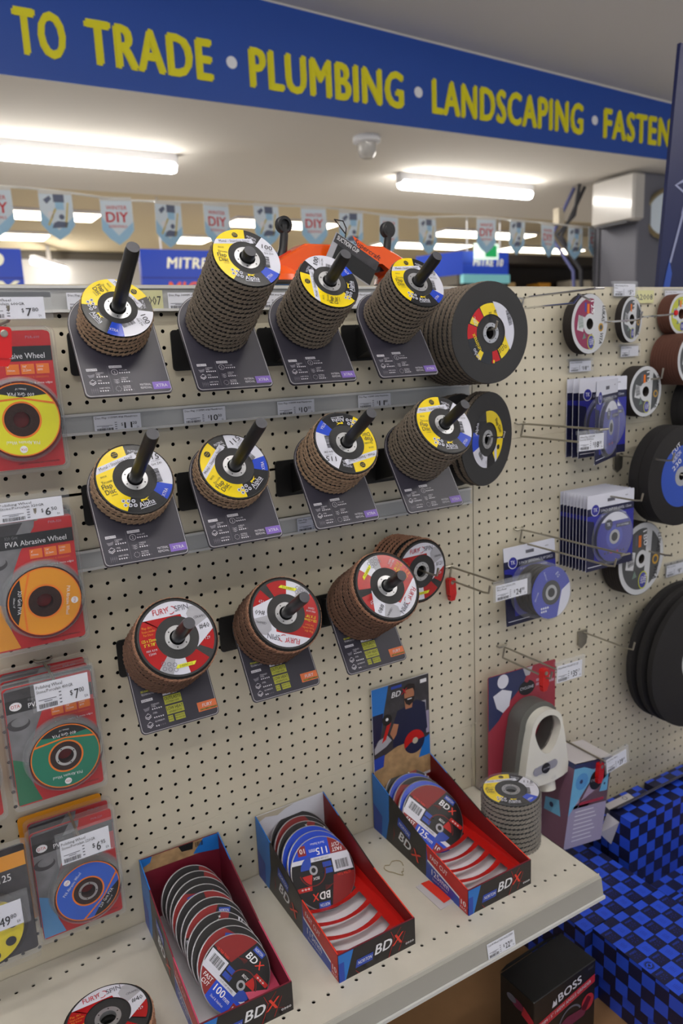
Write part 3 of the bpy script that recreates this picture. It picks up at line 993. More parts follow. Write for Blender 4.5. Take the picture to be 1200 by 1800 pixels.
def card_art(b, kind):
    W = .06; B = -.110
    o, i_ = card_outline(.12, .110, inset=.0012), card_outline(.12, .110, inset=.0020)
    n = len(o)
    for k in range(n):
        k2 = (k + 1) % n
        b.poly([o[k], o[k2], i_[k2], i_[k]], 'card_line', 1)
    u = lambda x: x - W
    v = lambda y: y + B

    def icon(x, y, kind):
        if kind == 0:
            b.poly([(u(x), v(y + 5e-3)), (u(x + .002), v(y)), (u(x + .008), v(y + .001)), (u(x + .010), v(y + .006)), (u(x + .004), v(y + .0045))], 'print_grey', 2)
        elif kind == 1:
            for q in (0, .0022):
                b.poly([(u(x), v(y + .003 + q)), (u(x + .0045), v(y + q)), (u(x + .0095), v(y + .0035 + q)), (u(x + .009), v(y + .0042 + q)), (u(x + .0045), v(y + .001 + q)), (u(x + .0005), v(y + .0037 + q))], 'print_white', 2)
            b.poly([(u(x), v(y + .0055)), (u(x + .005), v(y + .0095)), (u(x + .0095), v(y + .0062)), (u(x + .005), v(y + .0085))], 'print_white', 2)
        elif kind == 2:
            for q in range(4): b.annulus(u(x + .0015 + q * .0026), v(y + .0045), .0010, .0013, 'print_grey', 2, 10); b.rect(u(x + .0004 + q * .0026), v(y), u(x + .0008 + q * .0026), v(y + .008), 'print_grey', 2)
        elif kind == 3:
            b.annulus(u(x + .0045), v(y + .0045), .0040, .0045, 'print_white', 2, 20); b.text('2', u(x + .0045), v(y + .0025), .004, 'print_white', 2, al='c')
        elif kind == 4:
            for q in range(3): b.poly([(u(x), v(y + .001 + q * .0024)), (u(x + .0045), v(y - .001 + q * .0024)), (u(x + .009), v(y + .001 + q * .0024)), (u(x + .0045), v(y - .0002 + q * .0024))], 'print_white', 2)
        else:
            for q in range(10): b.disc(u(x + .0045 + .0038 * cos(q * .628)), v(y + .004 + .0038 * sin(q * .628)), .0005, 'print_white', 2, 5)
    if kind == 'xtra':
        b.rect(u(.009), v(.0405), u(.0235), v(.0445), 'print_white', 2); b.text('IDEAL FOR', u(.010), v(.0413), .0022, 'ink', 3, w=.0125, bold=.6)
        b.rect(u(.0400), v(.0440), u(.0575), v(.0480), 'print_white', 2); b.text('PERFORMANCE', u(.041), v(.0448), .0022, 'ink', 3, w=.0155, bold=.6)
        b.rect(u(.0375), v(.006), u(.0378), v(.048), 'print_grey', 2)
        for k, (s_, yy, st) in enumerate(((('STAINLESS', 'STEEL'), .0300, 5), (('STEEL',), .0180, 5), (('SHEET METAL',), .0060, 4))):
            icon(.009, yy, k)
            for q, w_ in enumerate(s_): b.text(w_, u(.0205), v(yy + .0062 - q * .0028), .0021, 'print_white', 2, bold=.4)
            stars(b, u(.0215), v(yy + .0012 if len(s_) > 1 else yy + .0030), st)
        for k, (s_, yy, st) in enumerate(((('TOOL LIFE',), .0330, 5), (('SURFACE', 'FINISH'), .0205, 4), (('MATERIAL', 'REMOVAL'), .0070, 4))):
            icon(.0415, yy, 3 + k)
            for q, w_ in enumerate(s_): b.text(w_, u(.0525), v(yy + .0062 - q * .0028), .0021, 'print_white', 2, bold=.4)
            stars(b, u(.0530), v(yy + .0012 if len(s_) > 1 else yy + .0030), st)
        b.text('MATERIAL', u(.0760), v(.0135), .0036, 'print_white', 2, w=.0155, bold=1.2); b.text('REMOVAL', u(.0760), v(.0085), .0036, 'print_white', 2, w=.0155, bold=1.2)
        b.rect(u(.0935), v(.0065), u(.1180), v(.0185), 'xtra_purple', 2)
        b.text('XTRA', u(.1057), v(.0100), .0050, 'print_white', 3, w=.0165, al='c', bold=1.4)
    else:
        b.text('SELF-SHARPENING', u(.012), v(.0600), .0030, 'lime_yellow', 2, w=.020, bold=.8); b.text('TECHNOLOGY', u(.012), v(.0555), .0030, 'print_white', 2, w=.020, bold=.8)
        b.rect(u(.010), v(.0460), u(.0270), v(.0500), 'print_white', 2); b.text('IDEAL FOR', u(.011), v(.0468), .0022, 'ink', 3, w=.014, bold=.6)
        for k, (s_, yy, st) in enumerate(((('STAINLESS', 'STEEL'), .0320, 5), (('STEEL',), .0195, 5), (('ALUMINIUM',), .0070, 2))):
            icon(.010, yy, 0 if k == 0 else 1)
            for q, w_ in enumerate(s_): b.text(w_, u(.0225), v(yy + .0066 - q * .0028), .0024, 'print_white', 2, bold=.5)
            stars(b, u(.0235), v(yy + .0012), st)
        b.rect(u(.0425), v(.0485), u(.0640), v(.0520), 'print_white', 2)
        b.rect(u(.0425), v(.0345), u(.0690), v(.0470), 'fury_lime', 2); b.text('OUTLASTS', u(.0435), v(.0408), .0048, 'ink', 3, w=.0245, bold=1.4); b.text('OUTPERFORMS', u(.0450), v(.0362), .0028, 'ink', 3, w=.020, bold=1)
        b.rect(u(.0425), v(.0195), u(.0690), v(.0320), 'fury_lime', 2); b.text('LOW HEAT', u(.0435), v(.0258), .0048, 'ink', 3, w=.0245, bold=1.4); b.text('GENERATION', u(.0450), v(.0212), .0030, 'ink', 3, w=.020, bold=1)
        b.rect(u(.0425), v(.0085), u(.0500), v(.0175), 'fury_lime', 2); b.rect(u(.0530), v(.0085), u(.0680), v(.0175), 'fury_lime', 2)
        b.text('IRON', u(.0430), v(.0140), .0022, 'ink', 3, w=.006); b.text('FREE', u(.0430), v(.0105), .0022, 'ink', 3, w=.006); b.text('PERFECTLY', u(.0537), v(.0140), .0022, 'ink', 3, w=.0135); b.text('BALANCED', u(.0537), v(.0105), .0022, 'ink', 3, w=.0135)
        b.rect(u(.0890), v(.0105), u(.1190), v(.0245), 'fury_orange', 2)
        b.text('FURY', u(.1040), v(.0165), .0052, 'print_white', 3, w=.0155, al='c', bold=1.8, shear=.15); b.rect(u(.092), v(.0120), u(.1185), v(.0142), 'ink', 3)
        b.text('EXTREME CUTTING ACTION', u(.0925), v(.0124), .0014, 'lime_yellow', 4, w=.0255, bold=.6)


CARD = {}


def disc_stand(X, Y, Z, kind, label):
    t = root('disc_stand', facing(X, Y, Z, NV), label, 'disc stand', 'tilted disc stands on the pegboard')
    if kind not in CARD:
        b = M(); b.prism(card_outline(.12, .110), -.0032, 0, 'card_plum'); card_art(b, kind); CARD[kind] = b.mesh('info_card')
        b = M(); b.lathe([(.0135, 0), (.0135, .003), (.0092, .006), (.0092, .1575), (.0082, .1645)], 'black_rod', 28)
        b.add([(.0082 * cos(2 * pi * i / 28), .0082 * sin(2 * pi * i / 28), .16465) for i in range(28)], [tuple(range(28))], 'rod_end')
        CARD['rod' + kind] = b.mesh('spindle', True)
    link('info_card', CARD[kind], t)
    link('spindle', CARD['rod' + kind], t)
    inv = t.matrix_basis.inverted()
    b = M(inv @ loc(X, 0, Z))
    b.T = b.T @ Matrix.Rotation(R(90), 4, 'X')
    b.prism(rrect(-.0475, -.0645, .0475, -.0010, .006), .002, .005, 'black_steel')
    b.build('wall_plate', t)
    b = M(inv)
    b.push(loc(X, 0, Z))
    foot = Y
    b.add([(-.018, -.004, -.060), (.018, -.004, -.060), (.018, -.004, -.008), (-.018, -.004, -.008),
           (-.018, foot + .004 - .012, -.030), (.018, foot + .004 - .012, -.030), (.018, foot + .006, .012), (-.018, foot + .006, .012)],
          [(0, 1, 5, 4), (1, 2, 6, 5), (2, 3, 7, 6), (3, 0, 4, 7), (4, 5, 6, 7), (0, 3, 2, 1)], 'black_steel')
    b.build('arm', t)
    return t


# ------------------------------------------------------------------ flap discs
MESH = {}


def flap_ring(Rr, h, N, m, r_in=.6, key=None):
    k = ('ring', Rr, h, N, m)
    if k in MESH: return MESH[k]
    b = M()
    st = 2 * pi / N
    b.ringlathe([(Rr * r_in, .0004), (Rr * .955, .0004), (Rr * .955, h * .86), (Rr * r_in, h * .86)], 'slot_dark', 48)  # near-black core: shade of the gaps between discs put into colour
    rg = random.Random(int(Rr * 1e5))
    for i in range(N):
        a0 = i * st; a1 = a0 + st * 1.45
        hh = h * rg.uniform(.76, .84); ro = Rr * rg.uniform(.986, 1.0)
        lo = .0004
        P = []
        for (a, rr, z0, z1) in ((a0, ro, lo, hh - .0030), (a1, ro - .0016, lo + .0022, hh)):
            for r_ in (Rr * .8, rr):
                P += [(r_ * cos(a), r_ * sin(a), z0), (r_ * cos(a), r_ * sin(a), z1)]
        # 0..3 at a0 (in lo, in hi, out lo, out hi), 4..7 at a1
        b.add(P, [(0, 4, 6, 2), (1, 3, 7, 5), (2, 6, 7, 3), (0, 2, 3, 1), (4, 5, 7, 6), (0, 1, 5, 4)], m)
    MESH[k] = b.mesh('flap_ring')
    return MESH[k]


def backing(Rr, h, key='backing_plate', full=.945, m='plate_black'):
    k = ('back', Rr, h, full)
    if k in MESH: return MESH[k]
    b = M()
    rp = Rr * full
    hr = .0113
    b.ringlathe([(hr, h - .0045), (Rr * .42, h - .0045), (Rr * .55, h - .0016), (rp - .0008, h - .0016), (rp, h - .0006), (rp - .0006, h + .0002), (Rr * .52, h + .0002), (Rr * .44, h - .0008), (hr, h - .0008)], m, 56)
    MESH[k] = b.mesh(key, True)
    return MESH[k]


def hubring(h, Rr=.055):
    k = ('hub', h)
    if k in MESH: return MESH[k]
    b = M()
    b.ringlathe([(.0108, h - .006), (.0116, h - .006), (.0116, h - .0004), (.0178, h - .0006), (.0178, h + .0002), (.0112, h + .0004)], 'ring_steel', 40)
    for i in range(6):
        a = i * pi / 3 + .3
        b.push(Matrix.Translation((.0145 * cos(a), .0145 * sin(a), h + .0005)))
        b.disc(0, 0, .0010, 'slot_dark', 1, 10); b.pop()
    MESH[k] = b.mesh('hub_ring', True)
    return MESH[k]


def sector(a0, a1, r=1.0):
    return [(0, 0), (r * 2 * cos(R(a0)), r * 2 * sin(R(a0))), (r * 3 * cos(R((a0 + a1) / 2)), r * 3 * sin(R((a0 + a1) / 2))), (r * 2 * cos(R(a1)), r * 2 * sin(R(a1)))]


def label_alpha(S, size, grit, h, r_in=.53, r_out=.90):
    r_out = .945 if S < .052 else .91
    """yellow, black, white and blue round label; S = disc radius"""
    k = ('alpha', S, size, grit)
    if k in MESH: return MESH[k]
    b = M(Matrix.Translation((0, 0, h + .0002)))
    b.annulus(0, 0, S * r_in, S * r_out, 'label_black', 1, 64)
    b.annulus(0, 0, S * r_in, S * r_out, 'label_yellow', 2, 64, cl=sector(84, 150)); b.annulus(0, 0, S * r_in, S * r_out, 'label_yellow', 2, 64, cl=sector(150, 234))
    b.annulus(0, 0, S * r_in, S * r_out, 'label_white', 2, 64, cl=sector(-30, 52))
    b.annulus(0, 0, S * r_in, S * r_out, 'label_blue', 2, 64, cl=sector(-58, -30))
    q = [(-1.0, .36), (.30, .50), (.26, .66), (-1.0, .52)]
    b.annulus(0, 0, S * r_in, S * r_out, 'label_white', 3, 64, cl=[(x * S, y * S) for x, y in q])
    b.push(Matrix.Scale(S, 4, (1, 0, 0)) @ Matrix.Scale(S, 4, (0, 1, 0)))
    b.text('Metal - Stainless Steel', -.70, .44, .085, 'ink', 5, w=.88, bold=.8, rot=6)
    b.disc(-.20, .735, .085, 'ink', 5, 20); b.text('MADE IN', -.20, .75, .03, 'label_yellow', 6, w=.11, al='c'); b.text('EUROPE', -.20, .70, .03, 'label_yellow', 6, w=.11, al='c')
    b.text('INOX', -.76, .25, .055, 'ink', 5, bold=.6)
    b.text('Zirconia', -.80, .10, .075, 'ink', 5, w=.26, bold=.8); b.text('Flap', -.84, -.04, .13, 'ink', 5, w=.25, bold=1.6); b.text('Disc', -.82, -.19, .13, 'ink', 5, w=.26, bold=1.6); b.text('convex', -.72, -.26, .05, 'ink', 5, bold=.6)
    for i in range(6): b.disc(-.52 + (i % 3) * .11, -.46 - (i // 3) * .12 - (i % 3) * .04, .048, 'label_white', 5, 12); b.disc(-.52 + (i % 3) * .11, -.46 - (i // 3) * .12 - (i % 3) * .04, .028, 'ink_soft', 6, 8)
    b.text('Alpha', -.02, -.76, .14, 'label_white', 5, w=.40, al='c', bold=1.6); b.poly([(-.12, -.56), (-.02, -.58), (.1, -.55), (.02, -.60), (.08, -.63), (-.06, -.61), (-.13, -.63)], 'label_yellow', 5); b.rect(-.22, -.80, .18, -.785, 'label_white', 5)
    b.text('XTRA', .54, -.62, .09, 'label_white', 5, w=.24, al='c', bold=1.4, rot=42)
    b.text(size, .50, .36, .15, 'ink', 5, w=.30, bold=1.4, rot=-12); b.text('x 22.23mm', .56, .26, .045, 'ink_soft', 5, w=.24); b.text('Grit ' + grit, .52, .17, .065, 'ink', 5, w=.28, bold=1, rot=-4)
    b.bars(.60, -.30, .36, .20, 'ink', 5, 5, rot=84, n=18)
    b.text('MATERIAL', .13, .70, .075, 'label_white', 5, w=.28, bold=1.2, rot=-22); b.text('REMOVAL', .12, .60, .075, 'label_white', 5, w=.25, bold=1.2, rot=-22)
    b.pop()
    MESH[k] = b.mesh('disc_label')
    return MESH[k]


def label_fury(S, grit, h, r_in=.50, r_out=.86):
    k = ('fury', S, grit)
    if k in MESH: return MESH[k]
    b = M(Matrix.Translation((0, 0, h + .0002)))
    b.annulus(0, 0, S * r_in, S * r_out, 'label_red', 1, 64, cl=sector(140, 228))
    b.annulus(0, 0, S * r_in, S * r_out, 'label_red', 1, 64, cl=sector(-32, 60))
    b.annulus(0, 0, S * r_in, S * r_out, 'label_red', 1, 64, cl=sector(276, 314))
    b.annulus(0, 0, S * r_in, S * r_out, 'label_white', 1, 64, cl=sector(228, 276))
    b.annulus(0, 0, S * r_in, S * r_out, 'label_white', 2, 64, cl=[(-S, .52 * S), (S, .52 * S), (S, S), (-S, S)])
    b.annulus(0, 0, S * r_in, S * r_out, 'label_red', 1, 64, cl=sector(56, 142))
    b.annulus(0, 0, S * r_in, S * r_out, 'label_white', 3, 64, cl=[(.2 * S, .52 * S), (.40 * S, -.32 * S), (1.2 * S, .28 * S), (1.0 * S, .60 * S)])
    b.annulus(0, 0, S * r_in, S * r_out, 'label_grey', 4, 64, cl=[(.33 * S, .50 * S), (.40 * S, .12 * S), (1.0 * S, .40 * S), (.7 * S, .66 * S), (.45 * S, .66 * S)])
    b.annulus(0, 0, S * r_in, S * r_out, 'label_grey', 2, 64, cl=sector(228, 250))
    b.push(Matrix.Scale(S, 4, (1, 0, 0)) @ Matrix.Scale(S, 4, (0, 1, 0)))
    b.text('FURY', -.42, .60, .14, 'ink_red', 6, w=.34, bold=1.4); b.text('SPIN', .10, .60, .14, 'ink_soft', 6, w=.32, bold=1.4)
    for i in range(3):
        b.annulus(0.01 + .02 * cos(i * 2.09), .66 + .02 * sin(i * 2.09), .07, .088, 'ink_red', 6, 8, a0=i * 2.09, a1=i * 2.09 + 1.6)
    b.text('CERAMIC', .48, .34, .06, 'ink', 6, w=.28, bold=1); b.text(grit, .55, .07, .13, 'ink', 6, w=.25, bold=.8); b.text('T29', .60, -.20, .075, 'label_white', 6, w=.14, bold=1)
    b.text('Flap disc', -.74, .33, .06, 'pack_gold', 6, w=.22); b.text('Disque a lamelles', -.76, .25, .055, 'pack_gold', 6, w=.30); b.text('Fan Disco', -.74, .17, .055, 'pack_gold', 6, w=.22)
    b.text('125 x 22mm', -.81, .03, .07, 'lime_yellow', 6, w=.32, bold=1.2); b.text('5" X 7/8"', -.78, -.07, .07, 'lime_yellow', 6, w=.26, bold=1.2)
    b.text('MAX. R.P.M', -.76, -.20, .05, 'label_white', 6, w=.24); b.text('12000', -.72, -.28, .055, 'label_white', 6, w=.16)
    for i in range(6):
        b.annulus(-.46 + (i % 3) * .12, -.52 - (i // 3) * .12 - (i % 3) * .04, .038, .048, 'ink_soft', 6, 12)
    b.poly([(-.22, -.70), (.22, -.70), (.28, -.62), (-.16, -.62)], 'lime_yellow', 6); b.text('DEERFOS', .03, -.685, .05, 'ink', 7, w=.30, al='c', bold=.8)
    b.pop()
    MESH[k] = b.mesh('disc_label')
    return MESH[k]


def flap_disc(T, Rr, h, N, m, label, group, face=None, full=.945, name='flap_disc'):
    t = root(name, T, label, 'flap disc', group)
    link('flap_ring', flap_ring(Rr, h, N, m), t)
    bp = link('backing_plate', backing(Rr, h, full=full), t)
    if face:
        link('disc_label', face, bp); link('hub_ring', hubring(h), bp)
    return t


UNITS = [  # X, Y, Z, stack height, count, radius, flap material, label spin, size, grit
    (.0540, .6188, .0456, 5, .050, 'flap_tan', -62, '100', 'Z40', "top row's first stand", 'short'),
    (.2104, .6180, .1514, 16, .050, 'flap_dark', -4, '100', 'Z60', "top row's second stand", 'tallest'),
    (.3588, .6177, .1053, 11, .050, 'flap_dark', 76, '100', 'Z80', "top row's third stand", 'tall'),
    (.5225, .6188, .1030, 11, .050, 'flap_dark', -3, '100', 'Z120', "top row's last stand", 'tall'),
    (.0488, .3910, .0372, 4, .0575, 'flap_tan', 12, '115', 'Z40', "middle row's first stand", 'short'),
    (.1991, .3920, .0357, 4, .0575, 'flap_tan', 42, '115', 'Z60', "middle row's second stand", 'short'),
    (.3766, .3915, .0740, 8, .0575, 'flap_tan', 183, '115', 'Z80', "middle row's third stand", 'medium'),
    (.5535, .3914, .1004, 11, .0575, 'flap_dark', -4, '115', 'Z120', "middle row's last stand", 'tall'),
    (.0744, .1324, .0930, 7, .0625, 'flap_fibre', 0, '125', '#40', "bottom row's first stand", 'thick'),
    (.2507, .1324, .0850, 7, .0625, 'flap_fibre', 156, '125', '#60', "bottom row's middle stand", 'thick'),
    (.4242, .1323, .1140, 10, .0625, 'flap_fibre', 222, '125', '#80', "bottom row's last stand", 'thickest'),
]
for i, (X, Z, H, n, Rr, fm, spin, size, grit, where, ht) in enumerate(UNITS):
    row = 0 if i < 4 else 1 if i < 8 else 2
    Y = -(.0840, .1087, .1055)[row]
    kind = 'xtra' if row < 2 else 'fury'
    disc_stand(X, Y, Z, kind, ('black spindle on plum card with purple XTRA mark, ' if row < 2 else 'black spindle on plum card with orange FURY mark, ') + where)
    pitch = (H - .0028) / n
    base = Vector((X, Y, Z))
    nv = Vector(NV)
    for k in range(n):
        top = (k == n - 1)
        jit = (0 if top else rnd.uniform(-.0008, .0008), 0 if top else rnd.uniform(-.0008, .0008))
        T = facing(X, Y, Z, NV) @ Matrix.Translation((jit[0], jit[1], .0028 + k * pitch)) @ Matrix.Rotation(R(spin if top else rnd.uniform(0, 360)), 4, 'Z')
        ordn = ORD[n - 1 - k]
        N = 44 if row < 2 else 60
        mm = fm
        face = None
        if top:
            face = label_alpha(Rr, size, grit, pitch) if row < 2 else label_fury(Rr, grit, pitch)
            if row == 2: mm = 'flap_rust'
            lab = ('yellow' if row < 2 else 'red') + ' labelled flap disc topping the ' + ht + ' stack on the ' + where
        else:
            lab = ordn + ' brown flap disc from the top of the stack on the ' + where
        flap_disc(T, Rr, pitch, N, mm, lab, 'flap discs stacked on the ' + where, face, full=.945 if row < 2 else .915)

# ================================================================== BIG DISCS ON HOOKS


def label_big(S, kind):
    b = M(Matrix.Translation((0, 0, 0)))
    if kind == 0:
        b.annulus(0, 0, S * .60, S * 1.0, 'label_black', 1, 64, cl=sector(80, 185)); b.annulus(0, 0, S * .60, S * 1.0, 'label_black', 1, 64, cl=sector(185, 290))
        b.annulus(0, 0, S * .60, S * .95, 'label_yellow', 2, 64, cl=sector(-62, 20)); b.annulus(0, 0, S * .60, S * .95, 'label_yellow', 2, 64, cl=sector(20, 120))
        b.annulus(0, 0, S * .60, S * 1.0, 'label_white', 3, 64, cl=[(.02 * S, 1.1 * S), (.84 * S, -.60 * S), (1.5 * S, -.6 * S), (1.5 * S, 1.1 * S)])
        b.annulus(0, 0, S * .60, S * .95, 'pack_red', 2, 64, cl=sector(122, 148)); b.annulus(0, 0, S * .62, S * 1.0, 'pack_red', 2, 64, cl=sector(162, 190)); b.annulus(0, 0, S * .60, S * .96, 'pack_red', 2, 64, cl=sector(-86, -66))
        b.annulus(0, 0, S * .62, S * .95, 'label_yellow', 3, 64, cl=sector(146, 160)); b.annulus(0, 0, S * .7, S * .98, 'label_yellow', 3, 64, cl=sector(228, 242))
        b.push(Matrix.Scale(S, 4, (1, 0, 0)) @ Matrix.Scale(S, 4, (0, 1, 0)))
        b.text('ZIRKON', -.10, .66, .10, 'ink', 5, w=.34, bold=1.2, rot=-78); b.text('80', .12, .72, .10, 'ink', 5, bold=1.2, rot=-78)
        b.bars(.62, .70, .50, .16, 'ink', 5, 8, rot=-72, n=18)
        b.text('DISC', -.58, .30, .13, 'label_white', 5, w=.26, bold=1.4, rot=115)
        b.text('unimax', -.42, -.52, .17, 'label_yellow', 5, w=.62, bold=1.6, rot=118); b.text('turbo', -.46, -.80, .15, 'label_white', 5, w=.42, bold=1.6, rot=124)
        for i in range(5): b.annulus(.36 + .13 * (i % 3), -.62 + .12 * (i // 3) + .08 * (i % 3), .035, .052, 'ink', 5, 12)
        b.rect(.02, -.98, .08, -.88, 'pack_red', 5); b.rect(.08, -.98, .14, -.88, 'label_yellow', 5)
        b.pop()
    else:
        b.annulus(0, 0, S * .60, S * 1.0, 'label_black', 1, 64)
        b.annulus(0, 0, S * .60, S * 1.0, 'label_yellow', 2, 64, cl=sector(-58, 20)); b.annulus(0, 0, S * .60, S * 1.0, 'label_yellow', 2, 64, cl=sector(20, 100))
        b.annulus(0, 0, S * .60, S * 1.0, 'label_white', 2, 64, cl=sector(200, 268)); b.annulus(0, 0, S * .62, S * 1.0, 'label_blue', 2, 64, cl=sector(160, 200))
        b.annulus(0, 0, S * .60, S * 1.0, 'label_white', 3, 64, cl=[(.35 * S, .08 * S), (.50 * S, -.9 * S), (.62 * S, -.9 * S), (.55 * S, .1 * S)])
        b.push(Matrix.Scale(S, 4, (1, 0, 0)) @ Matrix.Scale(S, 4, (0, 1, 0)))
        b.text('Flap Disc', .42, .62, .16, 'ink', 5, w=.62, bold=1.8, rot=-52); b.disc(.68, -.34, .09, 'ink', 5, 16)
        b.bars(-.62, -.42, .36, .15, 'ink', 5, 3, rot=-52, n=14); b.text('Alpha', -.72, .22, .16, 'label_white', 5, w=.42, bold=1.5, rot=76)
        b.text('178', -.10, -.86, .12, 'ink', 5, w=.2, bold=1.2, rot=10)
        b.pop()
    return b


def big_disc(T, label, group, face, Rr=.090, h=.0115):
    t = flap_disc(T, Rr, h, 84, 'flap_dark', label, group, None, full=.985)
    if face is not None:
        k = ('biglabel', face)
        if k not in MESH:
            b = label_big(.054, face)
            me = b.mesh('disc_label'); MESH[k] = me
        bp = [c for c in t.children if c.name.startswith('backing_plate')][0]
        o = link('disc_label', MESH[k], bp); o.location = (0, 0, h + .0003)
        link('hub_ring', hubring(h), bp)
    return t


for k in range(9):
    f = k / 8.0
    yy = -.022 - .0135 * k
    T = wallT(.7006 + .0 * f, yy + .0, .588 + .0045 * f, yaw=0, roll=rnd.uniform(0, 360) if k < 8 else 0, pitch=0)
    big_disc(T, 'large dark flap disc with yellow and red hub label, front of its stack' if k == 8 else ORD[8 - k] + ' large dark flap disc from the front, hanging right of the top row', 'large flap discs hanging right of the top row', 0 if k == 8 else None)
for k in range(4):
    yy = -.03 - .014 * k - (.016 if k > 1 else 0)
    x_, z_, yaw_ = (.690 + .006 * k, .392 + .003 * k, 4) if k < 2 else (.722 + .004 * (k - 2), .398, 17)
    T = wallT(x_, yy, z_, yaw=yaw_, roll=rnd.uniform(0, 360) if k < 3 else 0, pitch=-2)
    big_disc(T, 'large flap disc with yellow crescent label hanging crooked beside the middle row' if k == 3 else ORD[3 - k] + ' large flap disc from the front in the crooked bunch', 'large flap discs hanging beside the middle row', 1 if k == 3 else None)
# fury discs on hook
for k in range(6):
    yy = -.026 - .0122 * k - (.008 if k == 5 else 0)
    T = wallT(.556 + .0013 * k, yy, .166 + .001 * k, yaw=3, roll=rnd.uniform(0, 360) if k < 5 else 0, pitch=0)
    flap_disc(T, .0625, .0105, 60, 'flap_rust', "red labelled flap disc on a wire hook behind the bottom row's last stack" if k == 5 else ORD[5 - k] + ' rusty flap disc from the front on the hook behind the bottom row', 'flap discs on the hook behind the bottom row',
              label_fury(.0625, '#120', .0105) if k == 5 else None, full=.915)

# flap discs on the shelf
for k in range(11):
    h = .0099
    T = loc(.7068, -.187, -.391 + k * h) @ Matrix.Rotation(R(-32 if k == 10 else rnd.uniform(0, 360)), 4, 'Z')
    flap_disc(T, .0585, h, 44, 'flap_grey', 'yellow labelled flap disc topping the shrink-wrapped stack at the shelf corner' if k == 10 else ORD[10 - k] + ' grey flap disc from the top of the shrink-wrapped shelf stack', 'shrink-wrapped flap discs at the shelf corner',
              label_alpha(.0585, '115', 'Z36', h) if k == 10 else None)
t = tag(link('shrink_wrap', (lambda b: (b.push(loc(.7068, -.187, -.391)), b.lathe([(.0590, .0015), (.0593, .02), (.0589, .06), (.0594, .09), (.0590, .1105)], 'film', 40), b.mesh('shrink_wrap', True))[2])(M())), 'clear shrink film around the disc stack at the shelf corner', 'shrink wrap')
for k in range(7):
    h = .0112
    T = loc(-.0932, -.2498, -.391 + k * h) @ Matrix.Rotation(R(-2 if k == 6 else rnd.uniform(0, 360)), 4, 'Z')
    flap_disc(T, .0625, h, 60, 'flap_rust', "red labelled flap disc topping the stack at the shelf's left" if k == 6 else ORD[6 - k] + " flap disc from the top of the stack at the shelf's left", 'flap discs standing on the left of the shelf',
              label_fury(.0625, '#40', h) if k == 6 else None, full=.915)


# ================================================================== HOOKS
def hook(x, z, L_, label, double=True, m='wire_steel', tip=.018, r=.0021, up=.026, droop=0.0, block=False, zig=False):
    t = root('display_hook', loc(x, 0, z), label, 'hook', 'wire display hooks')
    b = M()
    lo = -up if double else 0
    T_ = L_ - .02 if double else L_
    pts = [(0, -.006, lo), (0, -.014, lo), (0, -T_ + .018, lo - droop), (0, -T_ + .004, lo + .002 - droop), (0, -T_, lo + tip - droop)]
    if zig: pts = [(0, -.006, lo), (0, -T_ + .04, lo), (0, -T_ + .025, lo + .014), (0, -T_, lo + .002)]
    b.tube(pts, r, m, 8)
    b.build('peg_wire', t, True)
    if double:
        b = M(); b.tube([(0, -.006, lo), (0, -.010, lo * .4), (0, -.012, 0), (0, -.03, .001), (0, -L_, .002)], r, m, 8); b.tube([(-.012, -L_, .002), (.012, -L_, .002)], r, m, 8); b.build('ticket_wire', t, True)
    b = M()
    if block:
        b.prism([(-.016, -.030), (-.004, -.040), (.012, -.030), (.014, .004), (-.016, .004)], 0, .004, 'wire_steel')
        me = b.mesh('back_clip')
        for v in me.vertices: v.co = Vector((v.co.x, -v.co.z - .001, v.co.y))
        link('back_clip', me, t)
    else:
        b.tube([(-.0127, .004, .004), (-.0127, -.004, .002), (-.009, -.006, 0), (.009, -.006, 0), (.0127, -.004, .002), (.0127, .004, .004)], r * .9, m, 8); b.build('back_clip', t, True)
    return t


def holder(x, y, z, w_, h, lines, price, cents, label, yaw=0, roll=0, seed=1, thick=True):
    t = root('ticket_holder', wallT(x, y, z, yaw=yaw, roll=roll), label, 'ticket holder', 'clear ticket holders on hooks')
    b = M(); b.box(-w_ / 2, w_ / 2, -h, 0, -.0016, -.0008, 'rail_plastic'); b.box(-w_ / 2, w_ / 2, -.006, .001, -.005, -.0008, 'rail_plastic'); b.box(-w_ / 2, w_ / 2, -h, 0, .0008, .0012, 'film'); b.build('sleeve', t)
    b = M(Matrix.Translation((-w_ / 2 + w_ * .06, -h + .0015, 0)))
    pw, ph = w_ * .84, h * .78
    b.prism([(0, 0), (pw, 0), (pw, ph), (0, ph)], -.0004, 0, 'paper'); ticket_print(b, pw, ph, lines, price, cents, seed); b.build('paper_slip', t)
    return t


def redlock(x, y, z, label, roll=0):
    t = root('hook_lock', wallT(x, y, z, roll=roll), label, 'hook lock', 'red plastic locks on hook ends')
    b = M(); b.prism(rrect(-.0085, -.030, .0085, .008, .004), -.006, .006, 'clip_red'); b.prism([(-.006, -.040), (.004, -.040), (.008, -.030), (-.008, -.030)], -.005, .005, 'clip_red'); b.build('body', t)
    b = M(); b.lathe([(.0045, .0055), (.0045, .0068), (.0028, .0072)], 'wire_steel', 12); b.build('pin', t)
    return t


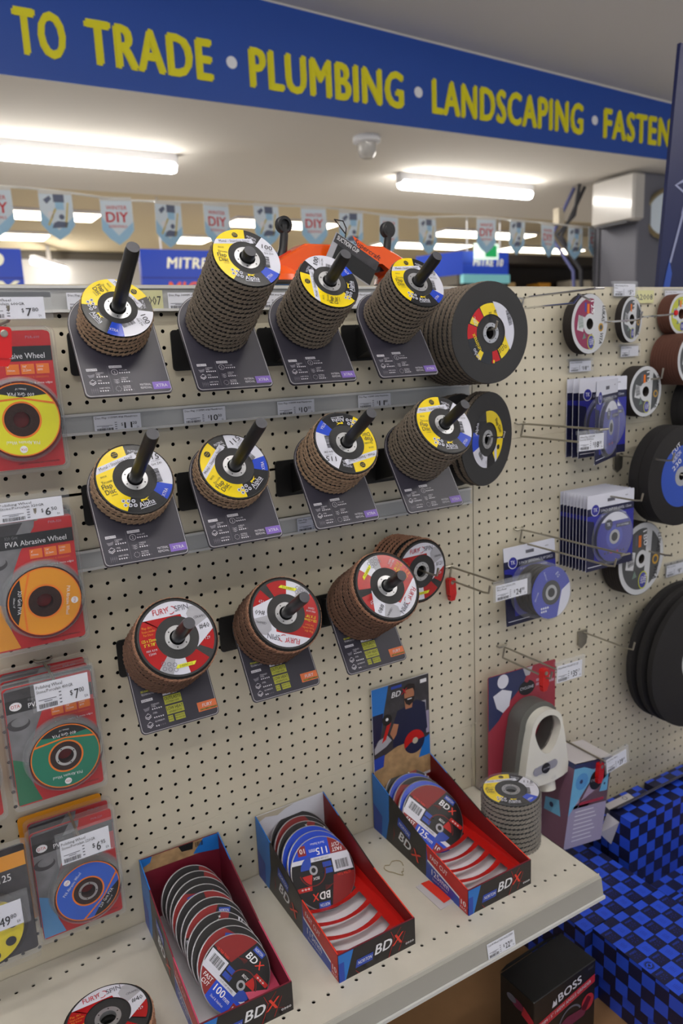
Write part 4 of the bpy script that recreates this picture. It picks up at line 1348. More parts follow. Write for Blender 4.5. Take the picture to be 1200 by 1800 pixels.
hook(.9016, .6616, .205, 'chrome double hook at the very top, beside the large dark disc', m='wire_chrome', up=.020, zig=True)
hook(1.1163, .6088, .130, 'chrome hook holding the plum coloured cutting wheels', double=False, m='wire_chrome', tip=.016)
hook(.9028, .4066, .222, 'empty double hook with the 18 dollar ticket')
hook(.9005, .1786, .282, 'long double hook above the blister pack of grinding discs', up=.028)
hook(1.2122, .3070, .150, 'single hook on a steel block left of the blue grinding wheels', double=False, block=True)
hook(1.095, .236, .165, 'hook holding the row of blue cut-off wheel packs', double=False)
hook(1.1052, -.1045, .150, 'empty single hook on a steel block left of the huge black wheels', double=False, block=True, tip=.02)
hook(.851, -.0785, .172, 'double hook holding the white grinder guard pack', up=.026)
hook(1.031, -.3547, .150, 'double hook above the purple guard carton', up=.020)
hook(.566, .171, .152, 'hook holding the red labelled flap discs behind the bottom row', double=False, tip=.016)
hook(.7059, .1312, .150, 'double hook with the 24 dollar ticket and a red lock', up=.028)
hook(.7250, .404, .150, 'chrome hook through the crooked large flap discs', double=False, m='wire_chrome', tip=.012)
hook(.7006, .598, .158, 'steel hook inside the large flap disc stack', double=False, tip=.014)
hook(-.0848, .1266, .126, 'hook carrying the green polishing wheel packs', double=True, up=.020)
hook(-.0784, -.133, .138, 'hook carrying the blue polishing wheel packs', double=True, up=.020)
hook(-.088, .628, .150, 'hook at the upper left carrying the yellow wheel packs', double=False)
hook(-.088, .372, .150, 'hook at the left carrying the orange wheel packs', double=False)
hook(1.264, .480, .075, 'short hook through the grey cutting wheels', double=False, tip=.024)
hook(1.235, .618, .120, 'thin hook through the small grey cutting wheels', double=False, m='wire_chrome', tip=.003)
hook(1.27, .075, .115, 'thin hook through the 180 cutting wheels', double=False, tip=.003)
hook(1.36, .520, .12, 'hook through the thick brown wheels at the right edge', double=False)
hook(1.30, .262, .14, 'hook through the blue grinding wheels at the right edge', double=False)
t = root('hook_stopper', loc(1.235, -.122, .621), 'tiny red cap on a hook end between two wheels, upper right', 'hook cap')
b = M(); b.lathe([(0, -.006), (.004, -.004), (.0045, 0), (.004, .004), (0, .006)], 'clip_red', 12); b.build('cap', t, True)

redlock(.706, -.010, .100, 'red hook lock hanging beside the last flap disc of the bottom row', roll=4)
redlock(.851, -.130, -.095, 'red hook lock in front of the white grinder guard pack')
redlock(1.034, -.125, -.372, 'red hook lock on the purple guard carton', roll=-6)
redlock(-.098, -.155, .612, 'red hook lock at the upper left above the yellow wheel pack', roll=-6)

holder(.885, -.212, .408, .078, .038, ['Wheel Flap 115X22M', 'Inox 60G 180X22mm'], '18', '30', 'clear holder with an 18.30 ticket on the empty double hook', roll=-1, seed=11)
holder(.743, -.152, .134, .096, .040, ['Disc Cut 125mm 5Pk', 'Wet Metal'], '24', '00', 'clear holder with a 24 dollar ticket beside the blue blister pack', seed=12)
holder(.876, -.178, -.055, .084, .046, ['Guard Dust Shroud 115-125'], '35', '17', 'clear holder with a 35 dollar ticket above the white guard', roll=-2, seed=13)
holder(1.055, -.152, -.330, .078, .044, ['Guard Dust 180mm'], '39', '04', 'clear holder with a ticket at the top of the purple carton', roll=6, seed=14)
holder(-.0905, -.150, .408, .094, .034, ['Polishing Wheel', 'Stone/Porcelain 320GR'], '6', '50', 'clear holder with a 6.50 ticket above the orange wheel pack', seed=15)
holder(-.0815, -.150, .160, .084, .050, ['Polishing Wheel', 'Stone/Porcelain 400GR'], '7', '00', 'clear holder with a 7.00 ticket on the green wheel pack', seed=16)
holder(-.0775, -.150, -.082, .082, .048, ['Polishing Wheel', 'Stone/Porcelain 220GR'], '6', '95', 'clear holder with a 6.95 ticket on the blue wheel pack', seed=17)
holder(-.083, -.150, .662, .094, .034, ['Polishing Wheel', 'Stone/Porcelain 600GR'], '7', '80', 'clear holder with a 7.80 ticket at the upper left on the rail', seed=18)
holder(-.212, -.130, -.160, .100, .050, ['Cup Wheel', 'Diamond 125'], '49', '80', 'clear holder cut by the left edge above the yellow sanding disc pack', seed=19)
holder(1.078, -.006, .534, .078, .029, ['Wheel C/Off 125MM'], '18', '50', 'ticket on the right pegboard under the plum cutting wheel', seed=20)
holder(1.214, -.006, .697, .083, .033, ['Wheel Cutting 100mm', 'Inox'], '5', '50', 'ticket standing above the top edge of the right pegboard', seed=21)
holder(1.237, -.006, .560, .070, .029, ['Wheel 100MM Metal', ''], '', '', 'ticket under the small grey cutting wheels', seed=22)
holder(1.386, -.006, .682, .080, .030, ['Mini Grinder Wheel', ''], '5', '50', 'ticket on the top edge at the right end of the pegboard', seed=23)
holder(1.388, -.006, .580, .080, .026, ['Wheel 100'], '4', '60', 'ticket under the lime labelled wheel at the right edge', seed=24)
holder(1.437, -.006, .010, .080, .038, ['Wheel Cut 180mm'], '8', '90', 'ticket right of the 180 cutting wheels', seed=25)
ticket(.4800, -.4235, .060, .026, ['CutOff Wheel 125x1.0x22.23MM'], '22', '00', 'price ticket reading 22.00 on the front strip of the shelf', T=wallT(.492, -.365, -.428, pitch=10), seed=26)

# ================================================================== CUTTING WHEELS ON HOOKS


def wheel(T, Rr, th, side, label, group, art=None, hole=.0113):
    k = ('wheel', Rr, th, side)
    if k not in MESH:
        b = M(); b.ringlathe([(hole, 0), (Rr - .0006, 0), (Rr, .0004), (Rr, th - .0004), (Rr - .0006, th), (hole, th)], side, 48); MESH[k] = b.mesh('abrasive_body', True)
    t = root('abrasive_disc', T, label, 'abrasive wheel', group)
    link('abrasive_body', MESH[k], t)
    if art:
        k = ('art', art, Rr)
        if k not in MESH:
            b = M(); wheel_art(b, art, Rr); MESH[k] = b.mesh('wheel_label')
        o = link('wheel_label', MESH[k], t); o.location = (0, 0, th + .0002)
    return t


def wheel_art(b, art, S):
    H = .0113 / S
    b.push(Matrix.Scale(S, 4, (1, 0, 0)) @ Matrix.Scale(S, 4, (0, 1, 0)))
    A = lambda r0, r1, m, L, cl=None: b.annulus(0, 0, r0, r1, m, L, 56, cl=cl)
    if art in ('plum', 'grey', 'grey180', 'lime'):
        main = {'plum': 'mirka_plum', 'grey': 'mirka_grey', 'grey180': 'mirka_grey', 'lime': 'mirka_lime'}[art]
        A(H * 1.05, .985, 'mirka_white', 1)
        A(H * 1.9, .84, main, 2, cl=[(-1, -1), (.10, -1), (.22, 1), (-1, 1)])
        if art != 'plum': A(H * 1.9, .84, main, 2, cl=[(.34, -1), (1, -1), (1, 1), (.46, 1)])
        A(H * 1.02, H * 1.9, 'mirka_white', 3)
        b.disc(.62, -.12, .14, 'mirka_amber', 4, 20); b.disc(.62, -.12, .085, 'mirka_grey', 5, 16)
        b.text('LUKAS', .70, .60, .17, 'ink', 5, w=.52, bold=2, rot=-96); b.text('VITA', .60, -.28, .17, 'ink', 5, w=.40, bold=2, rot=-102)
        b.disc(.08, -.60, .20, 'mirka_lime', 4, 24, .25); b.disc(.08, -.60, .165, 'mirka_blue', 5, 24, .215); b.text('FAST', .13, -.47, .12, 'white', 6, w=.22, rot=-100, bold=1.8); b.text('CUT', .0, -.49, .12, 'white', 6, w=.2, rot=-100, bold=1.8)
        b.poly([(-.70, -.18), (-.36, -.26), (-.28, .22), (-.62, .30)], 'mirka_white', 4)
        b.bars(-.66, .24, .40, .26, 'bar_green' if art == 'plum' else 'ink', 5, 4, rot=-80, n=14)
        b.text({'plum': '125', 'grey': '115', 'grey180': '180', 'lime': '100'}[art], .02, .76, .17, 'white', 5, w=.42, bold=2, rot=-82)
        b.rect(-.16, .34, -.04, .66, 'pack_orange', 4); b.rect(-.30, .40, -.2, .7, 'mirka_blue' if art == 'plum' else 'ink_soft', 4)
        b.poly([(-.40, -.50), (-.20, -.46), (-.30, -.28)], 'bar_green', 4)
    elif art == 'blue':
        A(.2, .62, 'wheel_blue', 1)
        A(.2, .62, 'wheel_orange', 2, cl=[(-.62, .15), (-.56, .20), (.3, -.62), (.2, -.66)])
        b.annulus(0, 0, .08, .2, 'ring_steel', 2, 24)
        for i in range(3): b.text(['CUT', 'NORTON', '230'][i], -.30 + .02 * i, .44 - .16 * i, .10, 'white', 5, w=.3, bold=1.4, rot=38)
    elif art == 'huge':
        A(.12, .38, 'mirka_white', 1); A(.12, .33, 'tk_blue', 2, cl=[(-1, -1), (1, -1), (1, .1), (-1, .1)]); b.text('CUT', -.20, .16, .10, 'ink', 4, w=.28, bold=2)
        A(.12, .33, 'mirka_lime', 3, cl=[(-1, -.04), (1, -.04), (1, 0), (-1, 0)])
    b.pop()


def wheels(n, x, y0, z, Rr, th, gap, side, art, frontlabel, backlabel, group, yaw=0, roll=0):
    for k in range(n):
        front = k == n - 1
        T = wallT(x + sin(R(yaw)) * th * k, y0 - (th + gap) * k, z, yaw=yaw, roll=roll)
        wheel(T, Rr, th, side, frontlabel if front else ORD[n - 1 - k] + ' ' + backlabel, group, art if front else None)


wheels(7, 1.062, -.018, .606, .0625, .0028, .0004, 'grit_dark', 'plum', 'plum labelled cutting wheel in front of its stack on the right pegboard', 'thin dark cutting wheel from the front behind the plum label', 'plum labelled cutting wheels', yaw=6)
wheels(5, 1.200, -.020, .613, .050, .0026, .0004, 'grit_dark', 'grey', 'small grey labelled cutting wheel hanging steeply turned near the bay ticket', 'thin wheel from the front in the small grey labelled bunch', 'small grey cutting wheels', yaw=13)
wheels(8, 1.244, -.010, .453, .0575, .0040, .0004, 'grit_dark', 'grey', 'grey labelled cutting wheel in front of the medium stack right of the blue packs', 'dark cutting wheel from the front in the stack right of blue packs', 'medium grey cutting wheels', yaw=2)
wheels(10, 1.357, -.010, .520, .0590, .0068, .0003, 'grit_brown', 'grey', 'grey labelled brown wheel in front of the thick stack at the right edge', 'brown wheel from the front in the thick stack at the right edge', 'brown cutting wheels at the right edge', yaw=2)
wheels(5, 1.366, -.008, .622, .046, .0060, .0003, 'grit_brown', 'lime', 'lime labelled small wheel at the top right edge of the frame', 'small brown wheel from the front behind the lime label', 'lime labelled small wheels', yaw=2)
wheels(7, 1.238, -.008, .062, .0885, .0062, .0004, 'grit_dark', 'grey180', 'large grey labelled 180 cutting wheel behind the blue packs', 'dark wheel from the front behind the 180 label', '180 cutting wheels', yaw=4)
wheels(2, 1.305, -.050, .258, .1150, .026, .002, 'grit_black', 'blue', 'large black grinding wheel with blue and orange label at the right edge', 'large black grinding wheel behind the blue labelled one', 'blue labelled grinding wheels', yaw=0)
wheels(3, 1.395, -.040, -.205, .1780, .014, .016, 'grit_black', 'huge', 'huge black grinding wheel nearest the camera at the right edge', 'huge black wheel from the front in the right edge group', 'huge black wheels', yaw=0)
wheels(2, 1.44, -.03, .405, .085, .018, .001, 'grit_black', None, 'black wheel at the right edge above the blue labelled wheel, front one', 'black wheel at the right edge above the blue labelled wheel', 'black wheels cut by the right edge')

# ================================================================== TK PACKS


def tk_pack(T, label, group, thick=False, front=True):
    W, H = .150, .170
    t = root('disc_pack', T, label, 'blister pack', group)
    k = ('tk', thick, front)
    if k not in MESH:
        b = M(); b.prism(rrect(-W / 2, -H, W / 2, 0, .003, 3), -.0012, 0, 'tk_white')
        b.box(-W / 2, -W / 2 + .0003, -H, 0, -.0012, 0, 'tk_white')
        b.rect(-W / 2, -H, W / 2, -.046, 'tk_blue', 1); b.rect(-W / 2, -H, W / 2, -H + .018, 'tk_dark', 2); b.rect(-W / 2, -.046, W / 2, -.030, 'tk_dark', 1)
        b.poly([(-W / 2, -H + .018), (-W / 2 + .025, -H + .018), (-W / 2 + .022, -.06), (-W / 2, -.055)], 'tk_dark', 2)
        if front:
            b.disc(-.050, -.034, .0135, 'tk_white', 3, 20); b.disc(-.050, -.034, .0118, 'tk_blue', 4, 20); b.text('TK', -.050, -.038, .009, 'tk_white', 5, al='c', w=.013, bold=1.8)
            b.text('5 PACK GRINDING FLAP DISCS' if thick else '5 PACK CUT OFF WHEEL 125mm', -.032, -.041, .0058, 'tk_white', 3, w=.098, bold=1.2)
            b.text('SUITABLE FOR METAL', -.030, -.053, .0040, 'tk_white', 3, w=.08, bold=.8); b.text('www', .045, -.014, .004, 'ink_soft', 3)
            b.poly([(-.012, -.020), (.012, -.020), (.012, -.013), (-.012, -.013)], 'ink_soft', 2)
            b.rect(-.07, -H + .008, -.01, -H + .0095, 'tk_white', 3)
        MESH[k] = b.mesh('backing_card')
        if front:
            b = M()
            D = .058 if thick else .010
            cx, cy, r = (.004, -.100, .060)
            b.push(Matrix.Translation((cx, cy, 0)))
            if thick: b.lathe([(r + .006, .0006), (r + .004, .003), (r, D - .006), (r - .004, D), (0, D + .0004)], 'clear_plastic', 44)
            else: b.lathe([(r + .004, .0006), (r, D - .002), (r - .003, D), (0, D + .0003)], 'clear_plastic', 44)
            b.pop(); MESH[('tkb', thick)] = b.mesh('blister', True)
            b = M(Matrix.Translation((cx, cy, 0)))
            if thick:
                for q in range(5):
                    b.ringlathe([(.011, .003 + q * .0105), (.054, .003 + q * .0105), (.055, .010 + q * .0105), (.011, .010 + q * .0105)], 'grit_dark', 40)
                top = D - .004
            else:
                b.ringlathe([(.011, .002), (.057, .002), (.057, .008), (.011, .008)], 'tk_dark', 40); top = .0081
            b.push(Matrix.Translation((0, 0, top)))
            b.annulus(0, 0, .020, .056, 'tk_mid' if thick else 'tk_blue', 1, 44)
            b.annulus(0, 0, .0105, .0265, 'hub_black' if thick else 'tk_mid', 2, 36); b.annulus(0, 0, .0100, .0165, 'ring_steel', 3, 30); b.disc(0, 0, .0100, 'slot_dark', 3, 20)
            if thick:
                b.annulus(0, 0, .027, .056, 'tk_white', 3, 44, cl=[(.06, -.06), (.06, .016), (.03, .0), (.012, -.06)])
                b.annulus(0, 0, .027, .056, 'ink', 4, 44, cl=[(-.06, .06), (-.02, .06), (-.056, .0), (-.06, .0)])
                for q in range(7): b.disc(-.030 + .006 * (q % 4), -.030 - .007 * (q // 4), .0025, 'tk_white', 4, 8)
                b.text('EG', .014, .038, .009, 'tk_white', 4, rot=-60); b.text('FLAP DISC', -.020, .046, .004, 'tk_white', 4, rot=-70); b.text('ZIRCONIA', -.046, -.012, .004, 'tk_white', 4, rot=60)
            else:
                b.disc(-.020, .030, .0125, 'tk_dark', 3, 20); b.text('TK', -.020, .0265, .008, 'tk_white', 4, al='c', bold=1.6)
                b.rect(.004, .020, .050, .028, 'tk_dark', 3); b.text('CUT OFF WHEEL', .006, .022, .004, 'tk_white', 4, w=.04)
                b.annulus(0, 0, .02, .056, 'tk_white', 3, 44, cl=[(-.06, .036), (.06, .036), (.06, .06), (-.06, .06)])
                for q in range(7): b.disc(-.030 + .010 * q, -.034, .0028, 'ink_red' if q in (2, 4) else 'tk_dark', 4, 8)
            b.pop()
            MESH[('tkd', thick)] = b.mesh('abrasive_disc')
    link('backing_card', MESH[k], t)
    if front:
        link('abrasive_disc', MESH[('tkd', thick)], t)
        link('blister', MESH[('tkb', thick)], t)
    return t


tk_pack(wallT(.905, -.030, .152, pitch=4), 'thick clear blister pack of blue grinding flap discs on the long double hook', 'blue and white grinding disc packs', thick=True)
for k in range(9):
    y = -.006 - .0095 * k
    tk_pack(wallT(1.097, y, .246), 'blue and white cut-off wheel pack in front of the tight row of nine' if k == 8 else ORD[8 - k] + ' pack from the front in the tight row of nine blue packs', 'tight row of blue cut-off wheel packs', front=(k == 8))
for k in range(3):
    tk_pack(wallT(1.110, -.008 - .017 * k, .492), ['rearmost', 'middle', 'foremost'][k] + ' of three straight blue packs in the upper group behind the 18 dollar ticket', 'upper group of blue packs', front=(k == 2))
tk_pack(wallT(1.064, -.092, .490, yaw=24), 'blue pack swung sideways in front of the upper group of three', 'upper group of blue packs')

# ================================================================== POLISHING WHEEL BLISTER PACKS


def dta_pack(T, kind, label, group):
    """kind: colour of disc; origin = top centre of card"""
    W, H = .124, .186
    colr, grit, corner, spin = {'yellow': ('pack_yellow', '600', 'pack_yellow', 176), 'orange': ('pack_gold', '320', 'pack_gold', 262), 'green': ('pack_green', '400', 'pack_teal', 178), 'blue': ('pack_blue', '220', 'pack_sky', 48)}[kind]
    t = root('polishing_wheel_pack', T, label, 'blister pack', group)
    k = ('dta', kind)
    if k not in MESH:
        b = M(); b.prism(rrect(-W / 2, -H, W / 2, 0, .005, 4), -.0012, 0, 'pack_red')
        left = [(-W / 2 + .001, -.006), (-W / 2 + .001, -H + .002), (-W / 2 + .028, -H + .002), (-.040, -.125), (-.030, -.085), (-.012, -.045), (.010, -.012), (.012, -.002), (-W / 2 + .006, -.002)]
        b.poly(left, 'photo_grey', 1)
        b.poly([(-W / 2 + .001, -H + .002), (-W / 2 + .034, -H + .002), (-.043, -.140), (-.040, -.12), (-W / 2 + .001, -.11)], corner, 2)
        b.poly([(-W / 2 + .002, -.006), (-.004, -.004), (-.020, -.028), (-.040, -.040), (-W / 2 + .002, -.036)], 'photo_dark', 2)
        b.disc(-.046, -.058, .016, 'photo_dark', 2, 18, .010); b.disc(-.044, -.055, .012, 'photo_grey', 3, 18, .007)
        b.rect(-W / 2 + .0015, -.040, W / 2 - .0005, -.020, 'pack_black', 3)
        b.text(grit + ' Grit', -.030, -.026, .0045, 'photo_grey', 4, bold=.6)
        b.text('PVA Abrasive Wheel', -.030, -.0365, .0078, 'white', 4, w=.082, bold=1.4)
        b.disc(-.047, -.030, .0085, 'white', 4, 14, .0065); b.text('DTA', -.047, -.0322, .0050, 'logo_red', 5, al='c', w=.012, bold=1.6)
        for q in range(3):
            x0 = .0 + .0195 * q
            b.rect(x0, -.0575, x0 + .017, -.0440, 'pack_orange', 3); b.text(['4"', '7/8"', '11000'][q], x0 + .002, -.0490, .0030, 'white', 4, bold=.8); b.text(['100mm', '22.2mm', 'RPM'][q], x0 + .002, -.0535, .0030, 'white', 4, bold=.8)
        b.text('DRY SHARPENING & GRINDING', .002, -.0630, .0028, 'pack_orange', 4, w=.052)
        b.text('x Porcelain, marble & stone edges', .0, -.0710, .0034, 'white', 4, w=.058, bold=.5); b.text('x EN 12413 certified', .0, -.0765, .0034, 'white', 4, w=.034, bold=.5)
        b.text('PVA-' + grit, .030, -.010, .0038, 'cyc_pink', 4, w=.018)
        b.text('SAFETY GOGGLES RECOMMENDED', .0, -H + .006, .0022, 'pack_black', 4, w=.055)
        MESH[k] = b.mesh('printed_card')
        r = .050; D = .016
        b = M(Matrix.Translation((.010, -.118, .001)))
        b.ringlathe([(.0110, 0), (r, 0), (r, D), (.0110, D)], 'pva_brown', 44)
        b.push(Matrix.Translation((0, 0, D + .0003)) @ Matrix.Rotation(R(spin), 4, 'Z'))
        b.annulus(0, 0, .0225, .0495, 'pack_orange', 1, 52); b.annulus(0, 0, .0250, .0478, colr, 2, 52)
        b.annulus(0, 0, .0250, .0478, 'pack_black', 3, 52, cl=[(-.04, -.060), (.04, -.060), (.04, -.024), (0, -.030), (-.04, -.024)])
        b.annulus(0, 0, .0250, .0478, 'pack_orange', 4, 52, cl=[(-.045, -.024), (0, -.030), (.0, -.028), (-.045, -.021)]); b.annulus(0, 0, .0250, .0478, 'pack_orange', 4, 52, cl=[(.0, -.030), (.045, -.024), (.045, -.021), (0, -.028)])
        b.text(grit + ' Grit PVA', 0, -.0365, .0052, 'white', 5, w=.034, al='c', bold=1); b.text('100mm / 4"', 0, -.0425, .0028, 'white', 5, al='c')
        b.text('PVA Abrasive Wheel', 0, .0285, .0050, 'white', 5, w=.042, al='c', bold=1)
        b.disc(0, .0400, .0050, 'white', 5, 14); b.text('DTA', 0, .0386, .0030, 'logo_red', 6, al='c', w=.007, bold=1.4)
        if kind in ('green', 'blue'):
            b.annulus(0, 0, .0112, .0150, 'ring_steel', 1, 32)
            for q in range(4): b.disc(.0130 * cos(q * 1.57 + .5), .0130 * sin(q * 1.57 + .5), .0010, 'slot_dark', 2, 8)
        b.pop()
        b.push(Matrix.Translation((0, 0, .001))); b.disc(0, 0, .0112, 'bdx_inner', 1, 20); b.pop()
        MESH[('dtad', kind)] = b.mesh('polishing_wheel', False)
        if ('dtas',) not in MESH:
            b = M()
            oo = rrect(-W / 2 - .006, -H - .006, W / 2 + .006, .006, .009, 5); ii = rrect(-W / 2 - .001, -H - .001, W / 2 + .001, .001, .005, 5)
            b.hollow(oo, ii, -.004, .004, 'clear_plastic')
            b.prism(ii, .0015, .0020, 'film')
            b.push(Matrix.Translation((.010, -.118, .002))); b.lathe([(.0565, 0), (.0535, .016), (.0525, .0185), (.050, .0195), (0, .0198)], 'film', 44); b.pop()
            b.push(Matrix.Translation((.010, -.118, .002))); b.ringlathe([(.0585, 0), (.0565, .002), (.0535, .0165), (.0520, .0190), (.0530, .0165), (.0560, .0010)], 'clear_plastic', 44); b.pop()
            MESH[('dtas',)] = b.mesh('clear_shell', True)
    link('printed_card', MESH[k], t); link('polishing_wheel', MESH[('dtad', kind)], t); link('clear_shell', MESH[('dtas',)], t)
    return t


for kind, x, ztop, n in (('yellow', -.088, .6215, 3), ('orange', -.089, .3640, 3), ('green', -.0885, .1225, 3), ('blue', -.0795, -.131, 2)):
    col = {'yellow': 'upper left', 'orange': 'left, under the 6.50 ticket', 'green': 'left, under the 7.00 ticket', 'blue': 'lower left, under the 6.95 ticket'}[kind]
    for k in range(n):
        d = .026
        y = -.012 - d * k
        front = k == n - 1
        dta_pack(wallT(x - .001 * k, y, ztop - .0015 * k, roll=(-.6, .6, 0)[k] if not front else 0, pitch=1), kind, ('front' if front else ORD[n - 1 - k]) + ' red blister pack with ' + kind + ' labelled wheel, ' + col, kind + ' labelled wheel packs')
dta_pack(wallT(-.2350, -.064, .1150), 'green', 'red blister pack almost wholly beyond the left edge of the frame', 'left column packs')
# an amber backed pack peeking above the blue one
t = root('amber_pack', wallT(-.090, -.008, -.118), 'amber edged pack peeking out behind the blue labelled wheel pack', 'blister pack')
b = M(); b.prism(rrect(-.064, -.18, .064, 0, .006), -.001, 0, 'pack_gold'); b.build('printed_card', t)
# yellow disc pack lower left
t = root('sanding_disc_pack', wallT(-.215, -.060, -.128, pitch=1), 'clear pack with a yellow round sanding wheel with black dots, left edge', 'blister pack')
b = M(); b.prism(rrect(-.062, -.180, .062, 0, .005), -.001, 0, 'photo_dark'); b.rect(-.062, -.036, .061, -.012, 'pack_gold', 1); b.text('125', .030, -.054, .012, 'white', 2, al='c', bold=1.4); b.build('printed_card', t)
b = M(Matrix.Translation((-.006, -.118, .002))); b.lathe([(.058, 0), (.058, .010), (.052, .012)], 'grit_dark', 40); b.lathe([(.052, .012), (.050, .0165), (.0, .0175)], 'sunny', 40)
for q in range(8): b.push(Matrix.Translation((0, 0, .0178))); b.disc(.037 * cos(q * .785 + .2), .037 * sin(q * .785 + .2), .0075, 'ink', 1, 16); b.pop()
b.build('sanding_wheel', t, True)
b = M(); oo = rrect(-.068, -.186, .068, .006, .009); ii = rrect(-.063, -.181, .063, .001, .005); b.hollow(oo, ii, -.004, .004, 'clear_plastic'); b.prism(ii, .021, .0215, 'film'); b.build('clear_shell', t, True)

# ================================================================== BDX CARTONS
SHZ = -.391


def lerp(a, b, f): return a + (b - a) * f


def bdx_box(x0, W, size, label, pink=False, header=False, slots=(0, 5), discR=.0625, yaw=0.0):
    t = root('display_carton', loc(x0, -.004, SHZ) @ Matrix.Rotation(R(yaw), 4, 'Z'), label, 'display carton', 'open cartons of cutting discs on the shelf')
    edge = 'bdx_pink' if pink else 'bdx_red_edge'
    inn = 'bdx_inner_plum' if pink else 'bdx_inner'
    D = .299; hb = .124; hf = .049
    prof = [(0, 0), (-D, 0), (-D, hf), (-.180, .068), (-.060, .105), (0, hb)]   # (y,z)
    th = .0022
    for s_, xx in (('left', 0), ('right', W - th)):
        b = M()
        P0 = [(xx, p[0], p[1]) for p in prof]; P1 = [(xx + th, p[0], p[1]) for p in prof]
        n = len(prof)
        b.add(P0 + P1, [tuple(range(n))[::-1] if False else tuple(range(n))], 'bdx_black' if s_ == 'left' else inn)
        b.add(P1, [tuple(reversed(range(n)))], inn if s_ == 'left' else 'bdx_black')
        for i in range(n):
            j = (i + 1) % n
            m_ = 'bdx_black'
            if i == 2: m_ = edge
            if i == 3: m_ = 'bdx_inner_plum' if pink else 'bdx_black'
            if i == 4: m_ = 'bdx_blue'
            b.add([P0[i], P0[j], P1[j], P1[i]], [(0, 1, 2, 3)], m_)
        if s_ == 'left':   # outside print on left wall:  u = -y (towards the front), v = z
            b.push(Matrix(((0, 0, -1, 0), (-1, 0, 0, 0), (0, 1, 0, 0), (0, 0, 0, 1))))
            b.poly([(0.0005, .0), (.045, 0), (.058, .050), (.060, .1045), (.0005, .1235)], 'bdx_blue', 1)
            b.poly([(0.0005, .0), (.030, 0), (.034, .045), (.0005, .060)], 'norton_blue', 2)
            for q in range(5): b.poly([(.07 + .02 * q, .01 + .008 * ((q * 3) % 4)), (.078 + .02 * q, .03), (.074 + .02 * q, .05 - .004 * q), (.0735 + .02 * q, .03)], 'bdx_crack', 2)
            b.poly([(.178, 0), (.2985, 0), (.2985, .0485), (.181, .067)], 'norton_blue', 1)
            b.poly([(.184, .040), (.2985, .0180), (.2985, .0485), (.181, .067)], 'bdx_red', 2)
            b.poly([(.184, .036), (.2985, .014), (.2985, .0175), (.184, .0405)], 'white', 3)
            b.text('FAST CUT', .192, .047, .0100, 'white', 4, w=.050, bold=2, rot=-8)
            b.text(size + 'mm', .196, .016, .0125, 'white', 4, w=.050, bold=1.6, rot=-3); b.text('Steel & Stainless', .198, .007, .0045, 'white', 4, w=.045)
            b.rect(.276, 0.001, .2985, .026, 'bdx_red', 5); b.text('10', .2870, .0125, .0100, 'white', 6, al='c', w=.013, bold=2); b.text('PACK', .2870, .004, .0052, 'white', 6, al='c', w=.017, bold=1)
            b.poly([(.088, .057), (.128, .047), (.132, .064), (.092, .076)], 'norton_blue', 3); b.text('NORTON', .0935, .0615, .0072, 'white', 4, w=.033, bold=1.4, rot=-15, shear=.2)
            b.text('BD', .090, .030, .0210, 'white', 4, w=.038, bold=2.6, rot=-14, shear=.2); b.text('X', .131, .0200, .0215, 'bdx_red_edge', 4, w=.026, bold=2.4, rot=-14, shear=.2)
            b.pop()
        else:
            b.push(Matrix(((0, 0, -1, 0), (-1, 0, 0, 0), (0, 1, 0, 0), (0, 0, 0, 1))))
            b.T = b.T
            b.pop()
        b.build('side_wall', t)
    # floor and back
    b = M(); b.box(th, W - th, -D + th, -th, 0, .0022, 'card_white'); b.box(th, W - th, -D + th, -D + 2 * th, .0, .010, inn); b.build('bottom', t)
    b = M()
    b.box(th, W - th, -th, 0, 0, hb if not header else .124, 'card_white' if not (pink or header) else inn)
    if not header:
        b.push(Matrix.Rotation(R(90), 4, 'X') @ Matrix.Translation((0, 0, th + .0001)))
        if pink:
            b.rect(th, .098, W - th, hb, 'wood_print', 1); b.poly([(W - .05, .10), (W - th, .092), (W - th, hb), (W - .030, hb)], 'bdx_blue', 2)
            b.poly([(W - .075, hb), (W - .07, .112), (W - .05, .110), (W - .048, hb)], 'pack_black', 2); b.bars(W - .045, .112, .014, .009, 'ink', 4, 2, n=9); b.poly([(th, .107), (.018, .113), (.022, hb), (th, hb)], 'bdx_blue', 2)
        else:
            b.poly([(th, .110), (.02, .117), (.045, .112), (.062, .120), (W * .55, hb), (th, hb)], 'card_raw', 1)
        b.pop()
    b.build('back_wall', t)
    # front wall with print
    b = M(); b.box(0, W, -D - .0004, -D + th, 0, hf, 'bdx_black'); b.box(0, W, -D - .0002, -D + th, hf, hf + .0006, 'bdx_inner_plum')
    b.push(Matrix.Translation((0, -D - .0005, 0)) @ Matrix.Rotation(R(90), 4, 'X'))
    b.poly([(0, 0), (.012, 0), (.028, hf), (0, hf)], 'bdx_blue', 1); b.rect(0, 0, .010, hf * .7, 'norton_blue', 2)
    b.poly([(.030, .012), (.062, .0125), (.064, .026), (.033, .026)], 'norton_blue', 2); b.text('NORTON', .0345, .0165, .0062, 'white', 3, w=.026, bold=1.4, shear=.2)
    b.text('BD', .066, .018, .0180, 'white', 3, w=.032, bold=2.4, shear=.25); b.text('X', .100, .018, .0190, 'bdx_red_edge', 3, w=.019, bold=2.2, shear=.25)
    for q in ((.092, .0, .104, .030), (.104, .030, .118, .046), (.104, .030, .098, .046), (.112, .004, .126, .034), (.110, .020, .13, .012), (.036, .0, .030, .008)):
        x1, y1, x2, y2 = q; b.poly([(x1, y1), (x1 + .001, y1), (x2 + .0008, y2), (x2, y2)], 'bdx_red', 2)
    for q in range(4): b.annulus(W - .018 + .0042 * q, .010, .0010, .0018, 'white', 3, 8)
    b.pop(); b.build('front_wall', t)
